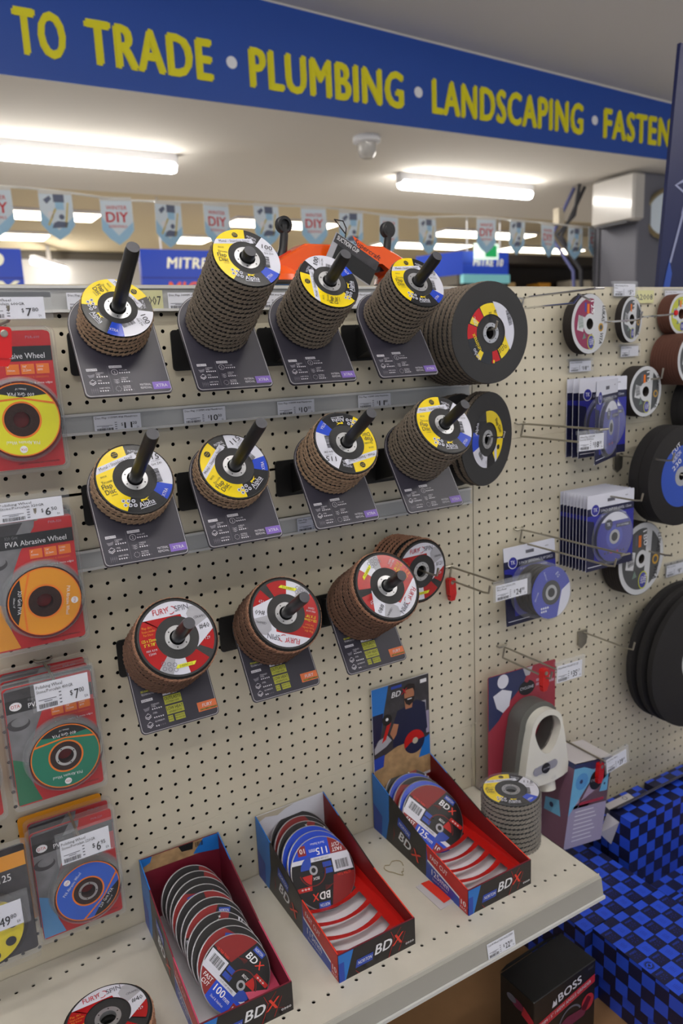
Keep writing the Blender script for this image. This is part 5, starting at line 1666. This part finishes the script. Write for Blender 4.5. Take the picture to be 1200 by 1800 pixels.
    # inner slotted insert
    if slots[1] > 0:
        b = M(); m_ = 'bdx_red'
        zt_ = .020
        ys = -.115 if size == '115' else -.130
        if size == '125': ys = -.108
        b.push(Matrix.Translation((0, 0, zt_)))
        xa_, xb_ = .006, W - .006
        n = slots[1]
        L0 = ys; L1 = -D + .004
        stp = (L1 - L0) / n
        for q in range(n):
            y0 = L0 + stp * q
            A = []
            for i in range(9):   # curved slat
                f = i / 8.0
                A.append((lerp(xa_ + .012, xb_ - .016, f), y0 - .012 * (1 - (2 * f - 1) ** 2), 0))
            for i in range(8):
                p, r_ = A[i], A[i + 1]
                b.add([(p[0], p[1], -.004 * (1 - (2 * i / 8 - 1) ** 2)), (r_[0], r_[1], -.004 * (1 - (2 * (i + 1) / 8 - 1) ** 2)), (r_[0], r_[1] - .0125, .001), (p[0], p[1] - .0125, .001)], [(0, 3, 2, 1)], m_)
        b.poly([(xa_, L0), (xa_, L1), (xa_ + .013, L1), (xa_ + .013, L0)], m_, 1)
        b.poly([(xb_ - .018, L0 + .01), (xb_ - .018, L1), (xb_, L1), (xb_, L0 + .01)], m_, 1)
        b.add([(xb_, L0 + .01, 0), (xb_, L1, 0), (xb_ + .0035, L1, .006), (xb_ + .0035, L0 + .01, .018)], [(0, 1, 2, 3)], m_)
        b.add([(xa_, L0 + .01, 0), (xa_, L1, 0), (xa_ - .0035, L1, .006), (xa_ - .0035, L0 + .01, .014)], [(3, 2, 1, 0)], m_)
        b.pop(); b.build('slotted_insert', t)
    else:
        b = M()
        b.add([(W - .060, -.245, .030), (W - .006, -.19, .022), (W - .004, -.275, .010), (W - .055, -.292, .010)], [(0, 3, 2, 1)], 'bdx_pink'); b.build('torn_flap', t)
    if header:
        b = M(); b.box(.004, W - .002, -.0040, -.0012, .08, .305, 'card_white')
        b.push(Matrix.Translation((.004, -.0042, .124)) @ Matrix.Rotation(R(90), 4, 'X'))
        w_ = W - .006; h_ = .181
        b.rect(0, -.038, w_, 0, 'wood_print', 2)
        b.rect(0, 0, w_, h_, 'photo_dark', 1)
        b.poly([(0, .05), (.018, .075), (.028, .13), (.040, h_), (0, h_)], 'bdx_blue', 2); b.poly([(0, .05), (.018, .075), (.026, .125), (0, .125)], 'tk_dark', 3)
        b.poly([(0, 0), (w_, 0), (w_, .030), (.075, .048), (.02, .03), (0, .03)], 'wood_print', 2); b.poly([(0, .004), (.022, .008), (.026, .034), (0, .030)], 'norton_blue', 3)
        b.poly([(w_ - .030, 0), (w_, 0), (w_, .045), (w_ - .014, .04)], 'bdx_blue', 3)
        b.poly([(.002, .040), (.030, .050), (.044, .060), (.034, .074), (.01, .068), (.002, .06)], 'label_grey', 3)
        b.poly([(.046, .042), (.112, .044), (.134, .062), (.130, .120), (.108, .132), (.084, .124), (.060, .120), (.050, .095)], 'navy_print', 3)
        b.poly([(.080, .118), (.096, .118), (.100, .138), (.078, .138)], 'skin_print', 4); b.disc(.090, .148, .0125, 'skin_print', 5, 18, .017); b.poly([(.077, .142), (.103, .142), (.100, .130), (.090, .124), (.081, .130)], 'hair_print', 6)
        b.poly([(.076, .150), (.078, .168), (.090, .172), (.104, .168), (.105, .150), (.100, .160), (.082, .160)], 'hair_print', 6); b.rect(.085, .1375, .096, .1395, 'white', 7)
        b.poly([(.050, .095), (.040, .075), (.048, .060), (.056, .070), (.062, .09)], 'skin_print', 4); b.poly([(.020, .060), (.030, .066), (.044, .100), (.036, .104)], 'bdx_red', 4); b.disc(.034, .108, .012, 'pack_black', 5, 16); b.disc(.034, .109, .0035, 'white', 6, 10)
        b.annulus(.100, .040, .0, .026, 'bdx_red', 4, 28); b.annulus(.100, .040, .0, .026, 'navy_print', 5, 28, cl=[(.06, .0), (.14, .0), (.14, .045), (.09, .04), (.06, .02)]); b.disc(.102, .042, .007, 'card_raw', 6, 14)
        b.text('BD', .046, .152, .012, 'white', 6, w=.022, bold=2.2, shear=.25); b.text('X', .070, .153, .012, 'ink_red', 6, w=.013, bold=2.2, shear=.25); b.rect(.046, .170, .072, .176, 'norton_blue', 5); b.rect(w_ - .022, h_ - .016, w_ - .006, h_ - .008, 'white', 5)
        b.rect(w_ - .02, .09, w_ - .008, .125, 'label_grey', 2); b.rect(w_ - .009, .05, w_ - .001, .10, 'cyc_mist', 2)
        b.pop(); b.build('header_card', t)
    return t


def tin_disc(T, Rr, size, art, label, group):
    """flat sealed tin disc pack"""
    t = root('cutting_disc_pack', T, label, 'cutting disc pack', group)
    k = ('tin', Rr)
    th = .0062
    if k not in MESH:
        b = M(); b.ringlathe([(.004, 0), (Rr - .001, 0), (Rr, .001), (Rr, th - .001), (Rr - .0010, th), (Rr - .0018, th + .0002), (.004, th)], 'disc_edge', 56); MESH[k] = b.mesh('tin_rim', True)
    link('tin_rim', MESH[k], t)
    k = ('tinart', Rr, size, art)
    if k not in MESH:
        S = Rr - .0015
        b = M(Matrix.Translation((0, 0, th + .0002)))
        A = lambda m, L, cl=None, r0=.001: b.annulus(0, 0, r0, S, m, L, 60, cl=None if cl is None else [(x * S, y * S) for x, y in cl])
        if art == 0:      # full front
            A('tin_black', 1)
            A('tin_red', 2, cl=[(-1.2, .12), (-.30, .12), (.02, 1.2), (-1.2, 1.2)])
            A('label_blue', 2, cl=[(-1.2, -1.2), (1.2, -1.2), (1.2, -.46), (-1.2, -.46)])
            A('tin_red', 3, cl=[(-1.2, -1.2), (-.34, -1.2), (-.34, -.46), (-1.2, -.46)]); A('tin_red', 3, cl=[(.42, -.84), (.68, -.84), (.68, -.56), (.42, -.56)])
            A('label_white', 3, cl=[(-1.2, -.46), (1.2, -.46), (1.2, -.34), (-1.2, -.34)])
            b.push(Matrix.Scale(S, 4, (1, 0, 0)) @ Matrix.Scale(S, 4, (0, 1, 0)))
            b.poly([(-.93, -.34), (-.34, -.34), (-.34, .06), (-.97, .06)], 'label_white', 4); b.bars(-.84, -.26, .40, .25, 'ink', 5, 3, n=16)
            b.text('FAST', -.73, -.61, .11, 'white', 5, w=.32, bold=1.8); b.text('CUT', -.68, -.75, .11, 'white', 5, w=.26, bold=1.8)
            b.text(size, -.26, -.70, .20, 'white', 5, w=.36, bold=1.9); b.text('mm', .12, -.70, .13, 'white', 5, w=.20, bold=1.2); b.text('Steel & Stainless', -.22, -.86, .07, 'white', 5, w=.46, bold=.8); b.text('10', .46, -.76, .14, 'white', 6, w=.16, bold=1.8); b.text('CUT-OFF WHEEL', -.26, -.425, .055, 'ink', 5, w=.50, bold=1)
            b.text('ULTRA THIN', -.86, .10, .08, 'bdx_red_edge', 5, w=.44, bold=1.4); b.rect(-.30, -.10, -.06, .04, 'norton_blue', 4); b.rect(-.30, -.28, -.02, -.14, 'norton_blue', 4)
            b.poly([(-.02, .76), (.34, .76), (.36, .92), (.0, .92)], 'norton_blue', 5); b.text('NORTON', .02, .80, .08, 'white', 6, w=.29, bold=1.3)
            b.text('BD', -.08, .50, .20, 'white', 5, w=.34, bold=2.4, shear=.2); b.text('X', .28, .50, .20, 'bdx_red_edge', 5, w=.20, bold=2.2, shear=.2)
            b.poly([(.44, .28), (.90, .28), (.92, .40), (.46, .40)], 'bdx_red', 5); b.text('+++', .52, .29, .09, 'white', 6, w=.28, bold=1.8)
            for q_ in range(6): b.annulus(-.1 + .04 * q_, .02, .34 + .02 * q_, .35 + .02 * q_, 'bdx_crack', 3, 10, a0=1.2 + .1 * q_, a1=2.2)
            b.annulus(.34, -.12, .40, .43, 'bdx_crack', 4, 30, a0=.2, a1=3.4)
            A2 = lambda m, L, cl: b.annulus(.30, -.12, .13, .40, m, L, 36, cl=cl)
            A2('norton_blue', 4, [(.30, -.6), (.8, -.6), (.8, -.16), (.36, -.16)]); A2('bdx_red', 4, [(.36, -.02), (.8, .0), (.8, .3), (.46, .3)]); b.text('BDX', .16, .07, .08, 'white', 6, w=.2, bold=1.6, shear=.2)
            b.annulus(.30, -.12, .07, .13, 'label_grey', 6, 24)
            b.pop()
        else:
            A(['tin_black', 'label_blue', 'tin_black', 'tin_black'][art % 4], 1)
            A('tin_red', 2, cl=[[(-1, .2), (-.1, .2), (-.1, 1.2), (-1.2, 1.2)], [(.35, .2), (1.2, .2), (1.2, 1.2), (.35, 1.2)], [(-.2, .3), (.1, .3), (.25, 1.2), (0, 1.2)], [(-1.2, -1), (-.3, -1), (-.2, .75), (-1.2, .7)]][art % 4])
            b.push(Matrix.Scale(S, 4, (1, 0, 0)) @ Matrix.Scale(S, 4, (0, 1, 0)))
            if art % 2 == 0:
                b.rect(.50, .50, .55, .86, 'label_white', 4); b.rect(.60, .50, .63, .80, 'label_white', 4); b.text('+++', -.12, .62, .12, 'white', 5, w=.3, bold=2, rot=70)
            else:
                b.poly([(-.55, .50), (-.15, .66), (-.18, .80), (-.60, .62)][::-1], 'norton_blue', 4); b.text('X', .1, .62, .2, 'logo_red', 5, w=.2, bold=2.2, rot=15); b.text('10', .55, .55, .14, 'white', 5, bold=2)
            b.pop()
        MESH[k] = b.mesh('printed_face')
    link('printed_face', MESH[k], t)
    return t


bdx_box(.0240, .1440, '100', 'long open carton with pink rims full of cutting discs, nearest the camera', pink=True, slots=(0, 0), discR=.055, yaw=-1.5)
bdx_box(.2420, .1460, '115', 'open black and red carton in the middle of the shelf, half empty', slots=(0, 5))
bdx_box(.5010, .1460, '125', 'open black and red carton with a picture header card on the right', header=True, slots=(0, 6))


def rowdiscs(n, cx, c_front, tilt, Rr, size, arts, roll, pitch, grp, where, zs=0.0):
    nrm = Vector((0, -cos(R(tilt)), sin(R(tilt))))
    for k in range(n):      # k = 0 front
        y = c_front[0] + pitch * k
        z = c_front[1] + zs * k
        tl = tilt - 1.2 * k * (1 if k < 3 else .8)
        nv = (0.02 * sin(k * 2.1), -cos(R(tl)), sin(R(tl)))
        zz = SHZ + .004 + Rr * cos(R(tl)) + .0015
        T = facing(cx + .0016 * sin(k * 1.7), y, zz, nv, roll if k == 0 else roll * 0 + rnd.choice([-62, -50, 170, 190, -20])) @ Matrix.Translation((0, 0, -.006))
        tin_disc(T, Rr, size, arts[k], ('front' if k == 0 else ORD[k]) + ' cutting disc pack from the front in the ' + where, grp)


rowdiscs(11, .0970, (-.243, 0), 44, .0545, '100', [0, 3, 2, 2, 0, 2, 3, 3, 2, 3, 3], -62, .0185, 'disc packs in the pink rimmed carton', 'pink rimmed carton')
rowdiscs(6, .3160, (-.126, 0), 41, .0615, '115', [0, 1, 1, 2, 3, 2], 172, .0175, 'disc packs in the middle carton', 'middle carton')
rowdiscs(5, .5740, (-.110, 0), 44, .0655, '125', [0, 1, 3, 1, 2], -58, .0165, 'disc packs in the carton with the header card', 'carton with the header card')

# card piece on the shelf, twine, corner disc
t = root('loose_card', loc(.484, -.229, SHZ), 'small folded red and white card lying beside the right carton', 'card')
b = M(); b.add([(-.016, .034, .0010), (.006, .036, .0012), (.020, -.034, .0010), (-.014, -.037, .0010), (-.016, .034, 0), (.006, .036, 0), (.020, -.034, 0), (-.014, -.037, 0)], [(0, 3, 2, 1), (4, 5, 6, 7), (0, 4, 7, 3), (3, 7, 6, 2)], 'label_dull')
b.add([(-.004, .0355, .0016), (.014, .034, .0016), (.021, -.026, .0018), (.0, -.028, .0018)], [(0, 3, 2, 1)], 'bdx_red_edge'); b.build('sheet', t)
t = root('rubber_band', loc(.466, -.135, SHZ + .002), 'thin tan elastic band curled on the shelf between two cartons', 'rubber band')
b = M(); b.tube([(.016 * cos(a * .35) + .006 * sin(a * .7), .022 * sin(a * .35) * (1 if a % 5 else .7), .0) for a in range(18)], .0008, 'twine', 6); b.build('loop', t, True)
t = tin_disc(loc(-.212, -.245, SHZ), .062, '125', 1, 'red and blue disc pack lying at the lower left corner of the shelf', None) if True else None

# ================================================================== GRINDER GUARD PACK
t = root('grinder_guard_pack', wallT(.884, -.034, -.128, pitch=2, roll=-2), 'red carded pack with a white plastic grinder guard', 'guard pack')
b = M(); b.prism(rrect(-.100, -.300, .100, 0, .004), -.0012, 0, 'cyc_red'); b.poly([(-.099, -.001), (.02, -.001), (.0, -.04), (-.04, -.07), (-.07, -.105), (-.099, -.125)], 'cyc_navy', 1)
b.poly([(-.099, -.25), (-.06, -.24), (-.055, -.298), (-.099, -.298)], 'cyc_purple', 1); b.disc(-.058, -.018, .016, 'label_white', 2, 18); b.poly([(-.086, -.046), (-.060, -.036), (-.032, -.046), (-.040, -.078), (-.058, -.09), (-.076, -.076)], 'label_white', 2)
b.disc(.012, -.048, .024, 'ink', 3, 22, .017); b.text('CYCLONE', .012, -.051, .0065, 'label_white', 4, al='c', w=.040, bold=1.2); b.disc(.012, -.030, .006, 'cyc_red', 4, 10); b.poly([(.0, -.001), (.03, -.001), (.02, -.02), (.008, -.02)], 'label_grey', 2)
b.rect(.04, -.040, .085, -.034, 'cyc_pink', 2); b.rect(.04, -.050, .095, -.044, 'cyc_pink', 2)
b.build('backing_card', t)


def ovoid(cx, cy, rx, ryt, yb, wb, n=24):
    """guard outline: round top, widening straight to a soft bottom"""
    out = []
    for i in range(n + 1):
        a = pi * i / n
        out.append((cx + rx * cos(a), cy + ryt * sin(a)))
    for i in range(1, 9):
        f = i / 8.0; out.append((cx - rx - (wb - rx) * f ** .8, cy + (yb - cy) * f))
    for i in range(1, 8):
        a = pi * i / 8; out.append((cx - wb * cos(a), yb - .016 * sin(a)))
    for i in range(8, 0, -1):
        f = i / 8.0; out.append((cx + rx + (wb - rx) * f ** .8, cy + (yb - cy) * f))
    return out


oo = ovoid(.016, -.120, .046, .040, -.236, .068)
n_ = len(oo)
ii = []
for k in range(n_):       # ring hole: circle with a V at the bottom
    a = pi * 2 * k / n_
    x = .0385 * cos(a); y = .0345 * sin(a)
    if sin(a) < 0: x *= (1 + .25 * sin(a)); y *= 1.55
    ii.append((.018 + x, -.128 + y))
gs = ovoid(.010, -.116, .056, .048, -.236, .074)
b = M(); b.hollow(gs, ii, .001, .040, 'guard_grey'); b.build('brush_skirt', t, True)
b = M()
b.hollow(oo, ii, .036, .060, 'guard_white')
b.build('guard_body', t, True)
b = M(); b.push(Matrix.Translation((.010, -.212, .0602)) @ Matrix.Rotation(R(6), 4, 'Z')); b.prism(rrect(-.036, -.009, .036, .010, .0095), 0, .0015, 'guard_slot'); b.prism([(.012 * cos(i * pi / 8), .012 * sin(i * pi / 8)) for i in range(16)], .0015, .003, 'ink'); b.push(Matrix.Translation((0, 0, .0031))); b.text('CYCLONE', 0, -.002, .004, 'label_white', 1, al='c', w=.020, bold=1); b.pop(); b.pop(); b.build('badge', t)
b = M(); b.push(Matrix.Translation((.036, -.232, .030)) @ Matrix.Rotation(R(78), 4, 'X')); b.lathe([(.030, -.005), (.028, .018), (.0205, .030), (.0200, .048), (.017, .048), (.017, .02), (0, .02)], 'guard_white', 32); b.pop(); b.build('dust_spout', t, True)

# purple carton hanging on its hook
t = root('guard_carton', wallT(1.020, -.120, -.355, roll=-9), 'mauve and blue printed carton hanging right of the white guard', 'carton')
b = M(); b.box(-.062, .062, -.205, 0, -.088, 0, 'cyc_side')
b.push(Matrix.Translation((0, 0, .0002))); b.rect(-.062, -.205, .062, 0, 'cyc_mist', 1); b.rect(-.062, -.110, .062, 0, 'cyc_pink', 1)
b.poly([(-.062, -.002), (-.062, -.125), (-.012, -.060), (.012, -.03), (.028, -.002)], 'cyc_blue', 2); b.disc(-.032, -.046, .020, 'pack_sky', 3, 18); b.disc(-.034, -.046, .005, 'cyc_navy', 4, 10); b.poly([(-.062, -.002), (.062, -.002), (.062, -.016), (.0, -.022), (-.03, -.012), (-.062, -.012)], 'cyc_navy', 3)
b.disc(.016, -.050, .022, 'ink', 4, 20, .024); b.text('CYCLONE', .016, -.053, .0062, 'label_white', 5, al='c', w=.036, bold=1.2); b.poly([(.040, -.055), (.056, -.04), (.058, -.082), (.032, -.082)], 'cyc_blue', 3); b.disc(.046, -.064, .003, 'cyc_navy', 5, 8)
b.rect(-.030, -.104, .050, -.097, 'cyc_red', 3)
for q in range(8): b.rect(-.040, -.120 - .010 * q, .020 + .006 * (q % 3), -.1175 - .010 * q, 'print_white', 3)
b.pop()
b.push(Matrix.Translation((-.0622, 0, 0)) @ Matrix.Rotation(R(-90), 4, 'Y')); b.poly([(-.07, -.11), (-.03, -.10), (-.02, -.135), (-.07, -.14)][::1], 'cyc_blue', 1); b.disc(-.05, -.12, .006, 'cyc_navy', 2, 12); b.rect(-.088, -.012, 0, 0, 'cyc_navy', 1); b.pop()
b.push(Matrix.Translation((0, .0002, 0)) @ Matrix.Rotation(R(-90), 4, 'X')); b.rect(-.062, 0, .062, .088, 'label_dull', 1); b.rect(-.062, .05, -.03, .088, 'cyc_pink', 2); b.pop()
b.build('box', t)

# ================================================================== CHECKERED CARTONS


def checker_face(b, w_, h, cell=.0292, m1='chk_blue', m2='chk_navy', marks=True, off=0, rec=None):
    nx = int(math.ceil(w_ / cell)); ny = int(math.ceil(h / cell))
    b.rect(0, 0, w_, h, 'chk_line', 1)
    g_ = .0004
    for i in range(nx):
        for j in range(ny):
            x0, y0, x1, y1 = i * cell + g_, j * cell + g_, min(w_, (i + 1) * cell - g_), min(h, (j + 1) * cell - g_)
            if x1 - x0 < .001 or y1 - y0 < .001: continue
            blue = (i + j + off) % 2 == 0
            b.rect(x0, y0, x1, y1, m1 if blue else m2, 2)
            if marks and x1 - x0 > cell * .8 and y1 - y0 > cell * .8:
                cx, cy = (x0 + x1) / 2, (y0 + y1) / 2
                if not blue:
                    b.text('PFERD', cx, cy + .0055, .0046, 'chk_blue', 3, w=.018, al='c', bold=1.2)
                    for q in range(6): a = q * pi / 3; b.poly([(cx + .002 * cos(a), cy - .003 + .001 * sin(a)), (cx + .009 * cos(a + .1), cy - .003 + .006 * sin(a + .1)), (cx + .009 * cos(a - .1), cy - .003 + .006 * sin(a - .1))], 'chk_ink', 3)
                elif rec == (i, j):
                    b.annulus(cx, cy, .0062, .0082, 'ink', 3, 20, a0=.3, a1=3.0); b.annulus(cx, cy, .0062, .0082, 'ink', 3, 20, a0=3.4, a1=6.1); b.poly([(cx - .004, cy), (cx + .003, cy + .004), (cx + .001, cy - .004)][::-1], 'ink', 3); b.annulus(cx, cy, .0092, .0100, 'ink', 3, 24)
                else:
                    for q in range(5): b.rect(cx - .006, cy + .005 - q * .0028, cx + .004 + .002 * (q % 2), cy + .0056 - q * .0028, 'chk_ink', 3)


def checker_box(T, w_, d, h, label, off=0, rec=None, name='checkered_carton', lid=True, marks=True, cell=.0305):
    """x right w, y away d, z up h; origin at front-left-bottom"""
    t = root(name, T, label, 'carton', 'blue checkered cartons')
    b = M(); b.box(0, w_, 0, d, 0, h, 'chk_navy')
    b.push(Matrix.Translation((0, 0, h))); checker_face(b, w_, d, cell, off=off, rec=rec, marks=marks); b.pop()
    b.push(Matrix.Rotation(R(90), 4, 'X')); checker_face(b, w_, h, cell, off=off + 1, marks=False); b.pop()
    b.push(Matrix.Translation((0, d, 0)) @ Matrix.Rotation(R(-90), 4, 'Z') @ Matrix.Rotation(R(90), 4, 'X')); checker_face(b, d, h, cell, off=off + 1, marks=False); b.pop()
    b.build('box', t)
    return t


DK = -.80
checker_box(loc(.852, -.252, -.730), .229, .240, .100, 'blue checkered carton reaching from the pegboard, partly under the cream shelf', off=0)
checker_box(loc(.873, -.548, -.730), .2085, .294, .100, 'blue checkered carton with a round recycling mark beside the black tool carton', off=1, rec=(0, 5))
checker_box(loc(1.083, -.600, -.730), .40, .313, .100, 'blue checkered carton cut by the right edge, before the tall checkered one', off=0)
checker_box(loc(.858, -.262, DK), .58, .240, .068, 'checkered carton underneath at the back, mostly hidden', off=1, marks=False)
checker_box(loc(.885, -.602, DK), .58, .339, .068, 'checkered carton underneath at the front, mostly hidden', off=0, marks=False)
t = checker_box(loc(1.113, -.0875, -.7315), .190, .0665, .1615, 'small checkered carton with a white sticker against the pegboard', off=1, marks=False, cell=.0235)
b = M(Matrix.Translation((.040, .022, .1621))); b.poly([(0, 0), (.095, .004), (.100, .034), (.010, .034)], 'label_dull', 3); b.annulus(.075, .024, .005, .007, 'ink_soft', 4, 16); b.build('sticker', t)
t = checker_box(loc(1.112, -.152, -.7315), .36, .060, .200, 'upright checkered carton with an open lid flap, right of the shelf', off=0, marks=False)
b = M(); b.push(Matrix.Translation((0, 0, .1))); b.add([(0, .060, .1), (.34, .060, .1), (.34, .034, .122), (0, .036, .116), (0, .062, .1), (.34, .062, .1), (.34, .036, .124), (0, .038, .118)], [(0, 3, 2, 1), (4, 5, 6, 7), (0, 1, 5, 4), (2, 3, 7, 6)], 'chk_navy'); b.pop(); b.build('lid_flap', t)
b = M(); b.add([(-.002, .030, .185), (-.004, .050, .115), (-.034, .060, .150), (-.014, .056, .200)], [(0, 1, 2, 3), (3, 2, 1, 0)], 'label_dull'); b.build('torn_paper', t)
checker_box(loc(1.345, -.080, -.7315), .20, .070, .150, 'second small checkered carton at the right edge against the pegboard', off=0, marks=False)

# ================================================================== BLACK TOOL CARTON
t = root('tool_carton', loc(.618, -.343, DK) @ Matrix.Rotation(R(3), 4, 'Z'), 'black grinder carton with a red stripe standing under the shelf', 'carton')
b = M(); b.rbox(0, .172, 0, .085, 0, .199, 'boss_black', .0012)
b.add([(.0, .085, .199), (.172, .085, .199), (.172, .087, .199), (.0, .087, .199), (.02, .087, .206), (.12, .087, .206), (.12, .085, .206), (.02, .085, .206)], [(0, 1, 6, 7), (3, 4, 5, 2), (7, 6, 5, 4)], 'boss_black')
b.push(Matrix.Translation((0, -.0003, 0)) @ Matrix.Rotation(R(90), 4, 'X'))
b.poly([(.002, .128), (.170, .150), (.170, .168), (.002, .146)][::1], 'boss_red', 1); b.text('125MM / 5" 1400W ANGLE GRINDER', .010, .1355, .0075, 'label_white', 2, w=.150, bold=1.2, rot=7.4)
b.text('BOSS', .066, .163, .018, 'label_white', 2, w=.066, bold=2.6, rot=7.0); b.poly([(.048, .160), (.052, .175), (.056, .168), (.060, .176), (.062, .161)], 'label_white', 2)
b.poly([(.05, .10), (.09, .115), (.13, .11), (.15, .13), (.16, .12), (.14, .09), (.10, .09), (.06, .07)], 'boss_plum', 2); b.disc(.150, .115, .018, 'boss_red', 2, 18); b.annulus(.10, .10, .03, .034, 'ink_soft', 3, 24, a0=.5, a1=3); b.disc(.04, .10, .014, 'boss_plum', 2, 16)
b.text('BG125', .15, .186, .005, 'ink_soft', 2, bold=.6); b.pop()
b.push(Matrix.Translation((-.0003, .085, 0)) @ Matrix.Rotation(R(-90), 4, 'Z') @ Matrix.Rotation(R(90), 4, 'X'))
b.disc(.045, .165, .016, 'boss_plum', 1, 18, .010); b.disc(.030, .168, .012, 'ink_soft', 2, 14, .008); b.poly([(.055, .150), (.085, .140), (.085, .158), (.06, .172)], 'boss_red', 1); b.pop()
b.build('box', t)

# ================================================================== ORANGE SUCTION LIFTER on top of the wall
t = root('suction_lifter', loc(.37, .09, .6865), 'orange double suction lifter with two black levers lying on top of the gondola', 'suction lifter')
prof = [(-.035, .010), (-.035, .030), (.010, .042), (.060, .068), (.078, .078), (.245, .078), (.268, .068), (.318, .038), (.352, .030), (.352, .010), (.285, .010), (.268, .024), (.240, .048), (.092, .048), (.074, .030), (.064, .010)]
cxp, czp = .158, .045
b = M(Matrix.Rotation(R(90), 4, 'X'))
lay = [(-.030, .90), (-.026, .985), (-.018, 1.0), (.018, 1.0), (.026, .985), (.030, .90)]
n_ = len(prof); vs = []
for d_, k_ in lay:
    vs += [(x if False else x, z - (1 - k_) * .03 * (1 if z > .04 else -1) * (0 if z < .012 else 1), d_) for x, z in prof]
fs = [tuple(reversed(range(n_))), tuple(range(5 * n_, 6 * n_))]
for q in range(5):
    fs += [(q * n_ + i_, q * n_ + (i_ + 1) % n_, (q + 1) * n_ + (i_ + 1) % n_, (q + 1) * n_ + i_) for i_ in range(n_)]
b.add(vs, fs, 'grinder_orange'); b.build('handle', t, True)
b = M(Matrix.Rotation(R(90), 4, 'X')); b.prism([(.008, .044), (.052, .0665), (.060, .0665), (.020, .044)], -.012, .014, 'grinder_orange_dark'); b.build('recess', t)
for s_, cx in ((-1, .02), (1, .31)):
    b = M(); b.push(Matrix.Translation((cx, 0, .0))); b.lathe([(.060, .012), (.058, .022), (.046, .030), (.030, .040), (0, .044)], 'grinder_orange', 32); b.pop(); b.build('cup_shell', t, True)
    b = M(); b.push(Matrix.Translation((cx, 0, .0))); b.lathe([(.062, .004), (.064, .008), (.060, .012)], 'black_plastic', 32); b.lathe([(.060, 0), (.062, .004), (.0, .004)], 'base_blue', 32); b.pop(); b.build('rubber_cup', t, True)
for cx in (.044, .268):
    b = M()
    b.tube([(cx - .006, 0, .045), (cx + .002, 0, .070), (cx + .006, 0, .095), (cx + .006, 0, .112)], [.010, .008, .0075, .0075], 'black_plastic', 12)
    b.push(Matrix.Translation((cx + .006, .006, .112)) @ Matrix.Rotation(R(90), 4, 'X')); b.lathe([(.013, 0), (.0152, .002), (.0152, .011), (.013, .013), (.009, .013), (.0085, .008) if cx < .1 else (.0085, .0135)], 'black_plastic', 24); b.pop()
    b.box(cx - .022, cx + .016, -.012, .012, .034, .052, 'black_plastic'); b.build('lever', t, True)
t = root('swing_tag', wallT(.548, .045, .758, roll=-29), 'black and orange swing tag reading SUCTION CUP tied to the lifter handle', 'tag')
b = M(); b.prism([(-.052, -.050), (.052, -.050), (.052, 0), (-.052, 0)], -.0006, 0, 'label_grey'); b.rect(-.040, -.048, .052, -.018, 'boss_black', 1); b.rect(-.050, -.018, .052, -.001, 'photo_dark', 2)
b.text('SUCTION CUP', -.046, -.011, .008, 'white', 3, w=.050, bold=1.6); b.poly([(.0, -.001), (.052, -.001), (.052, .012), (-.02, .012)], 'grinder_orange', 1); b.text('Supercraft', -.012, .0015, .0095, 'ink', 3, w=.062, bold=1.6, shear=.2); b.build('printed_card', t)
b = M(); b.tube([(-.03, .0, -.002), (-.035, .018, -.004), (-.050, .022, .004), (-.056, .026, -.02), (-.02, .02, -.03)], .0012, 'ink', 6); b.build('string', t, True)
